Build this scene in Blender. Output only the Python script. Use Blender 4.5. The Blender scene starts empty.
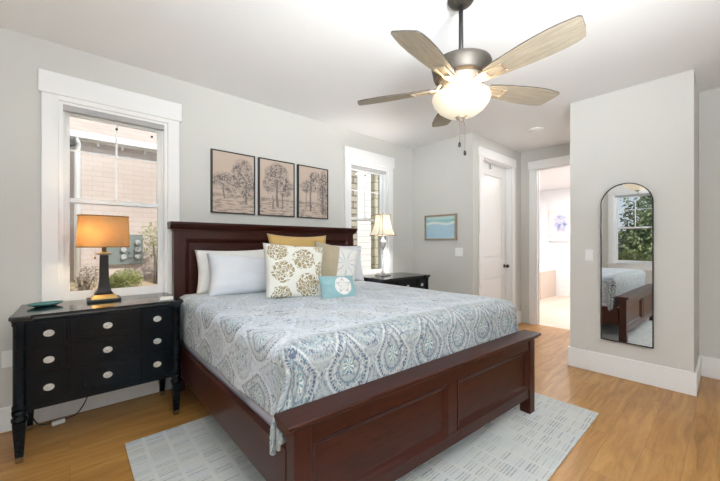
import bpy, bmesh, math, random
from mathutils import Vector, Matrix, noise as mnoise
S = bpy.context.scene
COL = S.collection
PI = math.pi
R = math.radians
random.seed(7)

# ------------------------------------------------------------------ camera, sky, sun, lights, exposure
F_PX = 328.0
cam_d = bpy.data.cameras.new('camera'); cam_d.sensor_width = 36.0; cam_d.lens = 36.0*F_PX/720.0
cam_d.shift_y = 2.5/720.0; cam_d.clip_start = 0.02; cam_d.clip_end = 200
cam = bpy.data.objects.new('camera', cam_d); COL.objects.link(cam)
cam.location = (0, 0, 1.28); cam.rotation_euler = (R(90), 0, R(-41.5))
S.camera = cam
S.view_settings.view_transform = 'Standard'; S.view_settings.look = 'None'
S.view_settings.gamma = 1.0; S.view_settings.use_curve_mapping = False
S.view_settings.exposure = -0.20

W = bpy.data.worlds.new('sky'); S.world = W; W.use_nodes = True
wn = W.node_tree; wn.nodes.clear()
sky = wn.nodes.new('ShaderNodeTexSky'); sky.sky_type = 'HOSEK_WILKIE'; sky.turbidity = 4.0
sky.sun_direction = Vector((0.25, -0.7, 0.75)).normalized(); sky.ground_albedo = 0.4
bgn = wn.nodes.new('ShaderNodeBackground'); bgn.inputs[1].default_value = 4.2
won = wn.nodes.new('ShaderNodeOutputWorld')
hs = wn.nodes.new('ShaderNodeHueSaturation'); hs.inputs['Saturation'].default_value = .45
wn.links.new(sky.outputs[0], hs.inputs['Color']); wn.links.new(hs.outputs[0], bgn.inputs[0]); wn.links.new(bgn.outputs[0], won.inputs[0])

def light(name, kind, loc, energy, color=(1, 1, 1), rot=(0, 0, 0), size=None, size_y=None, radius=None):
    d = bpy.data.lights.new(name, kind); d.energy = energy; d.color = color
    if kind == 'AREA':
        d.shape = 'RECTANGLE'; d.size = size; d.size_y = size_y or size
    if radius is not None: d.shadow_soft_size = radius
    o = bpy.data.objects.new(name, d); COL.objects.link(o); o.location = loc; o.rotation_euler = rot
    return o
sun = light('sun', 'SUN', (0, -10, 20), 4.8, (1, .96, .9), (R(46), 0, R(18)))
sun.data.angle = R(1.5)
# added fill panels behind and beside the camera, and the bathroom's own light
light('fill_behind', 'AREA', (1.5, -1.52, 1.45), 15, (.90, .96, 1), (R(102), 0, 0), 2.6, 1.7)
light('fill_side', 'AREA', (-0.93, 0.0, 1.45), 8, (.90, .96, 1), (R(102), 0, R(-90)), 1.6, 1.5)
light('bounce_fill', 'AREA', (-.05, -.6, 1.5), 150, (.89, .955, 1), (R(180), 0, R(-41.5)), 1.6, 1.2)  # added upward fill to brighten the ceiling, standing in for a bounced flash
far = light('bounce_fill', 'AREA', (.45, -.75, 1.6), 36, (.90, .96, 1), (R(120), 0, R(-38)), .8, .8)  # second added fill, lifting the far ceiling and wall
far.data.spread = R(84)
light('bathroom_light', 'AREA', (7.2, 1.7, 2.58), 100, (1, .95, .92), (0, 0, 0), 1.6, 1.2)

# ------------------------------------------------------------------ node helpers
class NT:
    def __init__(s, name):
        s.m = bpy.data.materials.new(name); s.m.use_nodes = True
        s.t = s.m.node_tree; s.t.nodes.clear()
        s.out = s.t.nodes.new('ShaderNodeOutputMaterial')
    def n(s, typ, **kw):
        nd = s.t.nodes.new(typ)
        for k, v in kw.items(): setattr(nd, k, v)
        return nd
    def put(s, sock, v):
        if hasattr(v, 'is_output') or isinstance(v, bpy.types.NodeSocket): s.t.links.new(v, sock)
        else:
            if isinstance(v, tuple) and len(v) == 3 and sock.type == 'RGBA': v = v + (1,)
            sock.default_value = v
    def math(s, op, a, b=0.0, c=None, clamp=False):
        nd = s.n('ShaderNodeMath', operation=op, use_clamp=clamp)
        s.put(nd.inputs[0], a); s.put(nd.inputs[1], b)
        if c is not None: s.put(nd.inputs[2], c)
        return nd.outputs[0]
    def add(s, a, b): return s.math('ADD', a, b)
    def sub(s, a, b): return s.math('SUBTRACT', a, b)
    def mul(s, a, b): return s.math('MULTIPLY', a, b)
    def less(s, a, b): return s.math('LESS_THAN', a, b)
    def smooth(s, v, lo, hi, a=0.0, b=1.0):
        nd = s.n('ShaderNodeMapRange', interpolation_type='SMOOTHSTEP')
        for i, q in enumerate((v, lo, hi, a, b)): s.put(nd.inputs[i], q)
        return nd.outputs[0]
    def mix(s, f, a, b, mode='MIX'):
        nd = s.n('ShaderNodeMix', data_type='RGBA', blend_type=mode)
        s.put(nd.inputs[0], f); s.put(nd.inputs[6], a); s.put(nd.inputs[7], b)
        return nd.outputs[2]
    def noise(s, vec=None, scale=5, detail=3, rough=.5, dist=0.0, dims='3D'):
        nd = s.n('ShaderNodeTexNoise', noise_dimensions=dims)
        if vec is not None: s.put(nd.inputs['Vector'], vec)
        nd.inputs['Scale'].default_value = scale; nd.inputs['Detail'].default_value = detail
        nd.inputs['Roughness'].default_value = rough; nd.inputs['Distortion'].default_value = dist
        return nd.outputs[0], nd.outputs[1]
    def vor(s, vec=None, scale=5, feature='F1', rnd=1.0):
        nd = s.n('ShaderNodeTexVoronoi', feature=feature)
        if vec is not None: s.put(nd.inputs['Vector'], vec)
        nd.inputs['Scale'].default_value = scale; nd.inputs['Randomness'].default_value = rnd
        return nd
    def ramp(s, v, stops, interp='LINEAR'):
        nd = s.n('ShaderNodeValToRGB'); cr = nd.color_ramp; cr.interpolation = interp
        while len(cr.elements) < len(stops): cr.elements.new(0.5)
        for e, (p, c) in zip(cr.elements, stops):
            e.position = p; e.color = tuple(c) + (1,) if len(c) == 3 else c
        s.put(nd.inputs[0], v); return nd.outputs[0]
    def coord(s, which='Object'): return s.n('ShaderNodeTexCoord').outputs[which]
    def mapping(s, vec, scale=(1, 1, 1), loc=(0, 0, 0), rot=(0, 0, 0)):
        nd = s.n('ShaderNodeMapping'); s.put(nd.inputs[0], vec)
        nd.inputs[1].default_value = loc; nd.inputs[2].default_value = rot; nd.inputs[3].default_value = scale
        return nd.outputs[0]
    def sep(s, vec):
        nd = s.n('ShaderNodeSeparateXYZ'); s.put(nd.inputs[0], vec); return nd.outputs
    def comb(s, x, y, z=0.0):
        nd = s.n('ShaderNodeCombineXYZ')
        for i, q in enumerate((x, y, z)): s.put(nd.inputs[i], q)
        return nd.outputs[0]
    def bsdf(s, color, rough=.5, metal=0.0, height=None, bump=.2, bdist=.01, spec=.5, sheen=0.0, trans=0.0, coat=0.0, emit=None, emit_s=0.0):
        b = s.n('ShaderNodeBsdfPrincipled')
        s.put(b.inputs['Base Color'], color); s.put(b.inputs['Roughness'], rough); s.put(b.inputs['Metallic'], metal)
        b.inputs['Specular IOR Level'].default_value = spec
        b.inputs['Sheen Weight'].default_value = sheen; b.inputs['Transmission Weight'].default_value = trans
        b.inputs['Coat Weight'].default_value = coat; b.inputs['Coat Roughness'].default_value = .12
        if emit is not None:
            s.put(b.inputs['Emission Color'], emit); s.put(b.inputs['Emission Strength'], emit_s)
        if height is not None:
            bp = s.n('ShaderNodeBump'); bp.inputs['Strength'].default_value = bump; bp.inputs['Distance'].default_value = bdist
            s.put(bp.inputs['Height'], height); s.t.links.new(bp.outputs[0], b.inputs['Normal'])
        s.t.links.new(b.outputs[0], s.out.inputs[0]); return b

def plain(name, c, rough=.5, metal=0.0, nscale=40, var=.06, bump=.05, spec=.5, coat=0.0, sheen=0.0):
    t = NT(name); v, _ = t.noise(t.coord(), nscale, 4)
    col = t.mix(v, tuple(x*(1-var) for x in c), tuple(min(1, x*(1+var)) for x in c))
    t.bsdf(col, rough, metal, v, bump, .004, spec, sheen, coat=coat)
    return t.m

def wood(name, dark, light_, scale=(1, 14, 14), rough=.3, coat=.3, spec=.5, ns=3.0):
    t = NT(name); p = t.mapping(t.coord(), scale)
    v, _ = t.noise(p, ns, 6, .6, 1.2)
    v2, _ = t.noise(p, ns*6, 3, .6)
    k = t.add(t.mul(v, .75), t.mul(v2, .25))
    col = t.ramp(k, [(.3, dark), (.7, light_)])
    t.bsdf(col, rough, 0, k, .06, .003, spec, coat=coat)
    return t.m

M = {}
M['wall'] = plain('wall_paint', (.645, .638, .608), .75, 0, 180, .012, .06, .25)
M['ceil'] = plain('ceiling_paint', (.83, .83, .835), .85, 0, 160, .01, .05, .15)
M['trim'] = plain('white_trim_paint', (.86, .86, .86), .35, 0, 60, .01, .02, .4)
M['door'] = plain('white_door_paint', (.84, .84, .835), .3, 0, 60, .01, .02, .5)
M['bathwall'] = plain('bath_wall_paint', (.84, .84, .86), .7, 0, 150, .01, .05, .2)
M['vinyl'] = plain('white_vinyl', (.86, .87, .88), .3, 0, 60, .01, .02, .4)
M['blind'] = plain('grey_shade_fabric', (.45, .45, .46), .7, 0, 300, .05, .1, .3)
M['black'] = plain('black_metal', (.015, .014, .014), .4, 0, 80, .2, .03)
M['black_frame'] = plain('black_frame_paint', (.012, .012, .012), .35, 0, 80, .2, .03)
M['navyblack'] = plain('black_lacquer', (.0035, .0058, .0085), .2, 0, 50, .25, .02, .2, coat=.0)
M['blacktop'] = plain('black_lacquer_polished', (.0035, .0058, .0085), .13, 0, 50, .25, .01, .5)
M['silver'] = plain('antique_silver', (.60, .58, .54), .5, .55, 90, .2, .15)
M['brass'] = plain('dark_brass', (.22, .17, .1), .35, .9, 90, .2, .1)
M['bronze'] = plain('brushed_bronze', (.10, .088, .075), .5, .75, 120, .12, .06)
M['bronze_lt'] = plain('pale_bronze', (.50, .42, .33), .4, .7, 120, .1, .06)
M['gold'] = plain('gold_leaf', (.75, .5, .18), .3, .9, 90, .1, .08)
M['cherry'] = wood('cherry_wood', (.020, .0044, .0031), (.062, .0145, .009), rough=.34, coat=.06, spec=.24)
M['cherry_v'] = wood('cherry_wood_upright', (.020, .0044, .0031), (.062, .0145, .009), (14, 14, 1), .34, .06, .24)
M['cherry_s'] = wood('cherry_wood_lengthwise', (.020, .0044, .0031), (.062, .0145, .009), (14, 1, 14), .34, .06, .24)
M['plate'] = plain('white_plastic', (.88, .88, .87), .3, 0, 50, .01, .02)
M['white_linen'] = None
M['chrome'] = plain('brushed_nickel', (.7, .7, .7), .25, 1.0, 60, .05, .03)
M['iron'] = plain('dark_iron', (.05, .045, .04), .35, .8, 60, .1, .05)
M['dish'] = plain('teal_glaze', (.05, .17, .17), .12, 0, 30, .35, .05, .6, coat=.5)
M['paper'] = plain('white_paper', (.85, .85, .84), .6, 0, 60, .02, .02)
M['cord'] = plain('black_rubber', (.02, .02, .02), .5, 0, 50, .1, .02)
M['pictwood'] = wood('light_driftwood', (.22, .17, .12), (.45, .36, .27), (6, 6, 6), .5, 0)

def linen(name, c, var=.05, tint=None, sc=260):
    t = NT(name); p = t.coord('Object')
    v, _ = t.noise(p, 6, 4)
    w = t.n('ShaderNodeTexWave'); w.inputs['Scale'].default_value = sc; w.bands_direction = 'X'; t.put(w.inputs[0], p)
    w2 = t.n('ShaderNodeTexWave'); w2.inputs['Scale'].default_value = sc; w2.bands_direction = 'Z'; t.put(w2.inputs[0], p)
    hgt = t.add(w.outputs[1], w2.outputs[1])
    col = t.mix(v, tuple(x*(1-var) for x in c), tint or tuple(min(1, x*(1+var)) for x in c))
    t.bsdf(col, .85, 0, hgt, .12, .001, .15, .25)
    return t.m
M['white_linen'] = linen('white_cotton', (.80, .79, .77))
M['blue_linen'] = linen('pale_blue_cotton', (.69, .72, .78), .05, (.78, .79, .82))
M['mustard'] = linen('mustard_linen', (.60, .40, .15), .1)
M['ticking'] = linen('mattress_ticking', (.62, .6, .68))

def glass_mat():
    t = NT('window_glass'); fr = t.n('ShaderNodeFresnel'); fr.inputs[0].default_value = 1.35
    a = t.n('ShaderNodeBsdfTransparent'); a.inputs[0].default_value = (.97, .98, .98, 1)
    g = t.n('ShaderNodeBsdfGlossy'); g.inputs['Roughness'].default_value = .02
    mx = t.n('ShaderNodeMixShader'); t.t.links.new(fr.outputs[0], mx.inputs[0])
    t.t.links.new(a.outputs[0], mx.inputs[1]); t.t.links.new(g.outputs[0], mx.inputs[2])
    t.t.links.new(mx.outputs[0], t.out.inputs[0]); return t.m
M['glass'] = glass_mat()

def mirror_mat():
    t = NT('mirror_silvering'); g = t.n('ShaderNodeBsdfGlossy'); g.inputs['Roughness'].default_value = .0
    v, _ = t.noise(t.coord(), 3, 2); c = t.mix(v, (.84, .86, .86), (.88, .89, .89)); t.put(g.inputs[0], c)
    t.t.links.new(g.outputs[0], t.out.inputs[0]); return t.m
M['mirror'] = mirror_mat()

def floor_mat():
    t = NT('oak_planks'); p = t.coord()
    b = t.n('ShaderNodeTexBrick'); t.put(b.inputs['Vector'], p)
    b.offset = .37; b.inputs['Scale'].default_value = 1; b.inputs['Brick Width'].default_value = 1.35; b.inputs['Row Height'].default_value = .18
    b.inputs['Mortar Size'].default_value = .0016; b.inputs['Mortar Smooth'].default_value = .3
    b.inputs['Color1'].default_value = (0, 0, 0, 1); b.inputs['Color2'].default_value = (1, 1, 1, 1); b.inputs['Mortar'].default_value = (.5, .5, .5, 1)
    sh = t.n('ShaderNodeVectorMath', operation='MULTIPLY_ADD')
    t.put(sh.inputs[0], b.outputs[0]); sh.inputs[1].default_value = (7, 3, 5); t.put(sh.inputs[2], p)
    q = t.mapping(sh.outputs[0], (1.2, 11, 1))
    v, _ = t.noise(q, 1.6, 6, .6, .8); v2, _ = t.noise(q, 9, 4, .6)
    k = t.add(t.mul(v, .8), t.mul(v2, .2))
    col = t.ramp(k, [(.30, (.25, .115, .029)), (.5, (.44, .215, .058)), (.70, (.58, .315, .096))])
    col = t.mix(.22, col, t.mix(b.outputs[0], (.31, .145, .036), (.57, .31, .098)))
    col = t.mix(t.mul(b.outputs[1], .55), col, (.16, .08, .03))
    hg = t.sub(t.mul(k, .15), b.outputs[1])
    t.bsdf(col, t.smooth(k, .2, .8, .38, .28), 0, hg, .12, .002, .45)
    return t.m
M['floor'] = floor_mat()

def tile_mat():
    t = NT('bath_tile'); b = t.n('ShaderNodeTexBrick'); t.put(b.inputs[0], t.coord()); b.offset = .5
    b.inputs['Scale'].default_value = 1; b.inputs['Brick Width'].default_value = .6; b.inputs['Row Height'].default_value = .3
    b.inputs['Mortar Size'].default_value = .004
    b.inputs['Color1'].default_value = (.66, .53, .42, 1); b.inputs['Color2'].default_value = (.72, .6, .5, 1); b.inputs['Mortar'].default_value = (.6, .5, .42, 1)
    t.bsdf(b.outputs[0], .3, 0, b.outputs[1], -.1, .002); return t.m
M['tile'] = tile_mat()

def rug_mat():
    t = NT('woven_rug'); p = t.coord(); x, y, z = t.sep(p)
    nz, _ = t.noise(p, 9, 2)
    xx = t.add(x, t.mul(t.sub(nz, .5), .012)); yy = t.add(y, t.mul(t.sub(nz, .5), .01))
    colw, roww = .118, .0175
    ci = t.math('FLOOR', t.math('DIVIDE', xx, colw)); cf = t.math('FRACT', t.math('DIVIDE', xx, colw))
    yo = t.add(yy, t.mul(t.math('FRACT', t.mul(ci, .381)), .03))
    ri = t.math('FLOOR', t.math('DIVIDE', yo, roww)); rf = t.math('FRACT', t.math('DIVIDE', yo, roww))
    wnz = t.n('ShaderNodeTexWhiteNoise', noise_dimensions='2D'); t.put(wnz.inputs['Vector'], t.comb(ci, ri))
    rnd = wnz.outputs[0]
    dash = t.mul(t.mul(t.smooth(cf, .06, .12), t.smooth(cf, .88, .95, 1, 0)), t.mul(t.smooth(rf, .2, .38), t.smooth(rf, .72, .9, 1, 0)))
    patchy, _ = t.noise(p, 2.2, 3); fine, _ = t.noise(p, 60, 3)
    dash = t.mul(dash, t.mul(t.smooth(rnd, .1, .8, .15, 1), t.smooth(patchy, .35, .6, .45, 1)))
    dash = t.mul(dash, t.smooth(fine, .3, .6, .45, .95))
    base = t.ramp(patchy, [(.3, (.52, .55, .54)), (.5, (.60, .60, .57)), (.7, (.54, .57, .585))])
    dcol = t.ramp(rnd, [(0, (.30, .36, .38)), (.4, (.40, .41, .45)), (.7, (.25, .27, .31)), (1, (.46, .43, .38))])
    col = t.mix(dash, base, dcol)
    t.bsdf(col, .95, 0, t.add(t.mul(dash, -.6), fine), .5, .004, .1, .2); return t.m
M['rug'] = rug_mat()

# ------------------------------------------------------------------ mesh helpers
def B(): return bmesh.new()
def box(bm, x0, x1, y0, y1, z0, z1, bev=0.0, seg=2, mat=None):
    r = bmesh.ops.create_cube(bm, size=1.0); vs = r['verts']
    sx, sy, sz = x1-x0, y1-y0, z1-z0
    for v in vs: v.co = Vector((x0+(v.co.x+.5)*sx, y0+(v.co.y+.5)*sy, z0+(v.co.z+.5)*sz))
    if bev > 0:
        es = list({e for v in vs for e in v.link_edges})
        bev = min(bev, .45*min(sx, sy, sz))
        r2 = bmesh.ops.bevel(bm, geom=es, offset=bev, segments=seg, profile=.6, affect='EDGES')
        vs = list({v for f in r2['faces'] for v in f.verts} | {v for v in vs if v.is_valid})
    if mat is not None: bmesh.ops.transform(bm, matrix=mat, verts=[v for v in vs if v.is_valid])
    return bm
def lathe(bm, prof, c=(0, 0, 0), n=32, sx=1.0, sy=1.0, cap=True, power=2.0):
    rings = []
    for r, z in prof:
        ring = []
        for i in range(n):
            a = 2*PI*i/n; ca, sa = math.cos(a), math.sin(a)
            if power != 2.0:
                ca = math.copysign(abs(ca)**(2/power), ca); sa = math.copysign(abs(sa)**(2/power), sa)
            ring.append(bm.verts.new((c[0]+r*sx*ca, c[1]+r*sy*sa, c[2]+z)))
        rings.append(ring)
    for a, b in zip(rings, rings[1:]):
        for i in range(n):
            f = bm.faces.new((a[i], a[(i+1) % n], b[(i+1) % n], b[i])); f.smooth = True
    if cap:
        bm.faces.new(list(reversed(rings[0]))); bm.faces.new(rings[-1])
    return bm
def tube(bm, pts, r, n=8, r2=None):
    pts = [Vector(p) for p in pts]; rings = []
    for i, p in enumerate(pts):
        d = (pts[min(i+1, len(pts)-1)]-pts[max(i-1, 0)]).normalized()
        up = Vector((0, 0, 1)) if abs(d.z) < .95 else Vector((1, 0, 0))
        a = d.cross(up).normalized(); b = d.cross(a)
        rr = r if r2 is None else r+(r2-r)*i/(len(pts)-1)
        rings.append([bm.verts.new(p+a*rr*math.cos(2*PI*k/n)+b*rr*math.sin(2*PI*k/n)) for k in range(n)])
    for a, b in zip(rings, rings[1:]):
        for k in range(n):
            f = bm.faces.new((a[k], a[(k+1) % n], b[(k+1) % n], b[k])); f.smooth = True
    bm.faces.new(list(reversed(rings[0]))); bm.faces.new(rings[-1])
    return bm
def prism(bm, outline, z0, z1, mat=None):
    lo = [bm.verts.new((x, y, z0)) for x, y in outline]; hi = [bm.verts.new((x, y, z1)) for x, y in outline]
    n = len(lo)
    bm.faces.new(list(reversed(lo))); bm.faces.new(hi)
    for i in range(n): bm.faces.new((lo[i], lo[(i+1) % n], hi[(i+1) % n], hi[i]))
    if mat is not None: bmesh.ops.transform(bm, matrix=mat, verts=lo+hi)
    return bm
def frustum(bm, prof, c=(0, 0)):
    """square sections (half, z)"""
    rings = [[bm.verts.new((c[0]+sx*h, c[1]+sy*h, z)) for sx, sy in ((-1, -1), (1, -1), (1, 1), (-1, 1))] for h, z in prof]
    for a, b in zip(rings, rings[1:]):
        for i in range(4): bm.faces.new((a[i], a[(i+1) % 4], b[(i+1) % 4], b[i]))
    bm.faces.new(list(reversed(rings[0]))); bm.faces.new(rings[-1]); return bm
def picture_frame(bm, w, h, rail, d, inner_d=None):
    """rectangular frame in xz, centred on x, z from 0; front at y=0, back at y=d; mitred corners"""
    o = [(-w/2, 0), (w/2, 0), (w/2, h), (-w/2, h)]; i_ = [(-w/2+rail, rail), (w/2-rail, rail), (w/2-rail, h-rail), (-w/2+rail, h-rail)]
    vo = [bm.verts.new((x, 0, z)) for x, z in o]; vi = [bm.verts.new((x, 0, z)) for x, z in i_]
    bo = [bm.verts.new((x, d, z)) for x, z in o]; bi = [bm.verts.new((x, d, z)) for x, z in i_]
    for k in range(4):
        j = (k+1) % 4
        bm.faces.new((vo[k], vo[j], vi[j], vi[k])); bm.faces.new((bo[j], bo[k], bi[k], bi[j]))
        bm.faces.new((vo[j], vo[k], bo[k], bo[j])); bm.faces.new((vi[k], vi[j], bi[j], bi[k]))
    return bm
def obj(name, bm, mat, parent=None, smooth=False, loc=None, rot=None):
    me = bpy.data.meshes.new(name); bmesh.ops.recalc_face_normals(bm, faces=bm.faces[:]); bm.to_mesh(me); bm.free()
    if smooth:
        for p in me.polygons: p.use_smooth = True
    o = bpy.data.objects.new(name, me); COL.objects.link(o)
    if mat is not None: me.materials.append(mat)
    if parent is not None: o.parent = parent
    if loc is not None: o.location = loc
    if rot is not None: o.rotation_euler = rot
    return o
def tag(o, label, cat, group=None, kind=None):
    o['label'] = label; o['category'] = cat
    if group: o['group'] = group
    if kind: o['kind'] = kind
    return o
def thing(name, label, cat, loc=(0, 0, 0), rotz=0.0, group=None, kind=None):
    o = bpy.data.objects.new(name, None); COL.objects.link(o); o.location = loc; o.rotation_euler = (0, 0, rotz)
    o.empty_display_size = .1
    return tag(o, label, cat, group, kind)
def struct(name, bm, mat, label=None, cat=None):
    o = obj(name, bm, mat); o['kind'] = 'structure'
    if label: o['label'] = label; o['category'] = cat
    return o
def copy_tree(o, parent=None):
    c = o.copy(); COL.objects.link(c)
    if parent is not None: c.parent = parent
    for ch in list(o.children): copy_tree(ch, c)
    return c

# ------------------------------------------------------------------ the room
H = 2.74; YA = 3.27; XB = 3.975; XC = 3.925; XD = -1.0; YS = -1.6
W1 = (-.06, .64, .84, 2.33); W2 = (2.72, 3.43, .84, 2.33); W3 = (1.43, 2.13, .84, 2.33)

bm = B(); box(bm, XD-.2, 5.52, YS-.2, YA+.2, -.15, 0); struct('floor', bm, M['floor'], 'honey oak plank floor of the bedroom', 'floor')
bm = B(); box(bm, XD-.3, 5.585, YS-3.0, YA+.55, H, H+.16); struct('ceiling', bm, M['ceil'], 'smooth white bedroom ceiling', 'ceiling')  # runs past the south wall as an unseen eave added to block sun
bm = B()
box(bm, XD-.2, W1[0], YA, YA+.2, 0, H); box(bm, W1[1], W2[0], YA, YA+.2, 0, H); box(bm, W2[1], XB+.12, YA, YA+.2, 0, H)
for w in (W1, W2):
    box(bm, w[0], w[1], YA, YA+.2, 0, w[2]); box(bm, w[0], w[1], YA, YA+.2, w[3], H)
struct('wall_north', bm, M['wall'], 'pale greige wall behind the headboard with two windows', 'wall')
bm = B(); box(bm, XB, XB+.12, 2.25, YA, 0, H); struct('wall_east', bm, M['wall'], 'pale wall with the small seascape picture', 'wall')
DX0, DX1, DZ = 4.22, 5.12, 2.45
bm = B(); box(bm, XB+.12, DX0, 2.25, 2.37, 0, H); box(bm, DX1, 5.585, 2.25, 2.37, 0, H); box(bm, DX0, DX1, 2.25, 2.37, DZ, H)
struct('wall_closet', bm, M['wall'], 'alcove wall holding the white closet door', 'wall')
bm = B(); box(bm, 5.465, 5.585, 2.02, 2.25, 0, H); box(bm, 5.465, 5.585, 1.2, 2.02, 2.43, H); box(bm, 5.465, 5.585, 1.115, 1.2, 0, H)
struct('wall_bathroom', bm, M['wall'], 'alcove wall with the open bathroom doorway', 'wall')
bm = B(); box(bm, XC, 5.585, .205, 1.115, 0, H); struct('wall_mirror', bm, M['wall'], 'projecting wall that carries the arched mirror', 'wall')
bm = B(); box(bm, 4.57, 4.7, YS, .205, 0, H); struct('wall_niche', bm, M['wall'], 'set back wall at the far right', 'wall')
bm = B(); box(bm, XD-.2, XD, YS-.2, W3[0], 0, H); box(bm, XD-.2, XD, W3[1], YA, 0, H)
box(bm, XD-.2, XD, W3[0], W3[1], 0, W3[2]); box(bm, XD-.2, XD, W3[0], W3[1], W3[3], H)
struct('wall_west', bm, M['wall'], 'wall with the garden window seen in the mirror', 'wall')
bm = B(); box(bm, XD, 4.7, YS-.2, YS, 0, H); struct('wall_south', bm, M['wall'], 'plain wall behind the viewpoint', 'wall')

# baseboards
BH = .195
def baseboard(name, segs, label):
    bm = B()
    for x0, x1, y0, y1 in segs: box(bm, x0, x1, y0, y1, 0, BH, .004, 1)
    struct(name, bm, M['trim'], label, 'baseboard')
t = .018
bm = B(); box(bm, XD, XB, YA-t, YA, 0, .165, .004, 1); struct('baseboard_north', bm, M['trim'], 'white baseboard behind dresser and bed', 'baseboard')
baseboard('baseboard_east', [(XB-t, XB, 2.25-t, YA-t)], 'white baseboard under the seascape picture')
baseboard('baseboard_closet', [(XB, 4.12, 2.25-t, 2.25), (5.22, 5.465, 2.25-t, 2.25)], 'white baseboard beside the closet door')
baseboard('baseboard_mirror', [(XC-t, XC, .205-t, 1.115+t), (XC, 4.57, .205-t, .205), (XC, 5.465, 1.115, 1.115+t)], 'white baseboard under the arched mirror')
baseboard('baseboard_niche', [(4.57-t, 4.57, YS, .205-t)], 'white baseboard of the set back wall')
baseboard('baseboard_west', [(XD, XD+t, YS, YA-t)], 'white baseboard under the garden window')
baseboard('baseboard_south', [(XD+t, 4.57-t, YS, YS+t)], 'white baseboard behind the viewpoint')

# windows: local x along the wall, y outwards, z up
def window(name, w, z0, z1, loc, rotz, label):
    r = thing(name, label, 'window', loc, rotz, kind='structure')
    bm = B(); cw, p = .092, .02
    box(bm, -cw, 0, -p, 0, z0-.05, z1+.03, .003, 1); box(bm, w, w+cw, -p, 0, z0-.05, z1+.03, .003, 1)
    box(bm, -cw-.016, w+cw+.016, -p-.012, 0, z1+.03, z1+.185, .003, 1)
    box(bm, 0, w, -p, 0, z1-.004, z1+.03)
    obj('casing', bm, M['trim'], r)
    bm = B(); box(bm, -cw-.02, w+cw+.02, -.032, .06, z0-.022, z0, .004, 1); box(bm, -cw, w+cw, -.018, 0, z0-.12, z0-.022, .003, 1)
    obj('sill', bm, M['trim'], r)
    bm = B(); j = .022
    box(bm, 0, j, 0, .16, z0, z1); box(bm, w-j, w, 0, .16, z0, z1); box(bm, j, w-j, 0, .16, z1-j, z1); box(bm, j, w-j, .05, .16, z0, z0+.018)
    box(bm, j, j+.012, .048, .056, z0, z1-j); box(bm, w-j-.012, w-j, .048, .056, z0, z1-j)
    obj('window_frame', bm, M['vinyl'], r)
    zm = z0+.765
    def sash(nm, y0, y1, za, zb, st, rb, rt):
        bm = B(); x0, x1 = j+.002, w-j-.002
        box(bm, x0, x0+st, y0, y1, za, zb, .003, 1); box(bm, x1-st, x1, y0, y1, za, zb, .003, 1)
        box(bm, x0+st, x1-st, y0, y1, za, za+rb, .003, 1); box(bm, x0+st, x1-st, y0, y1, zb-rt, zb, .003, 1)
        so = obj(nm, bm, M['vinyl'], r)
        bm = B(); box(bm, x0+st, x1-st, (y0+y1)/2-.002, (y0+y1)/2+.002, za+rb, zb-rt)
        obj('pane', bm, M['glass'], so)
        return so, x0+st, x1-st, za+rb, zb-rt
    sash('lower_sash', .062, .090, z0+.018, zm+.018, .036, .05, .034)
    so, xa, xb, za, zb = sash('upper_sash', .096, .124, zm-.018, z1-.03, .036, .034, .04)
    bm = B(); xm = (xa+xb)/2
    box(bm, xm-.007, xm+.007, .101, .108, za, zb)
    obj('muntin', bm, M['vinyl'], so)
    bm = B(); zc = (za+zb)/2+.055
    box(bm, xa, xm-.007, .101, .108, zc-.0055, zc+.0055); box(bm, xm+.007, xb, .101, .108, zc-.0055, zc+.0055)
    obj('muntin', bm, M['vinyl'], so)
    bm = B(); box(bm, w/2-.03, w/2+.03, .05, .062, zm+.004, zm+.016, .003, 1); lathe(bm, [(.012, 0), (.012, .01)], (w/2, .056, zm+.016), 12)
    obj('sash_lock', bm, M['vinyl'], r)
    bm = B(); lathe(bm, [(.008, 0), (.008, .008)], (0, 0, 0), 12)
    for q in (.5, .93):
        b2 = B(); lathe(b2, [(.009, -.004), (.009, .004)], (0, 0, 0), 12)
        o = obj('vent_latch', b2, M['iron'], r, loc=(xa+(xb-xa)*q, .094, zb-.03-.02*q), rot=(PI/2, 0, 0))
    bm.free()
    bm = B(); box(bm, .004, w-.004, .012, .05, z1-.062, z1-.006, .006, 2)
    obj('roller_shade', bm, M['blind'], r)
    bm = B(); box(bm, .001, .006, .01, .05, z1-.066, z1-.004); obj('shade_bracket', bm, M['iron'], r)
    return r
window('window_1', W1[1]-W1[0], W1[2], W1[3], (W1[0], YA, 0), 0, 'tall white window behind the orange lamp left of the bed')
window('window_2', W2[1]-W2[0], W2[2], W2[3], (W2[0], YA, 0), 0, 'tall white window behind the cream lamp right of the bed')
window('window_3', W3[1]-W3[0], W3[2], W3[3], (XD, W3[0], 0), R(90), 'white garden window seen reflected in the arched mirror')

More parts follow.
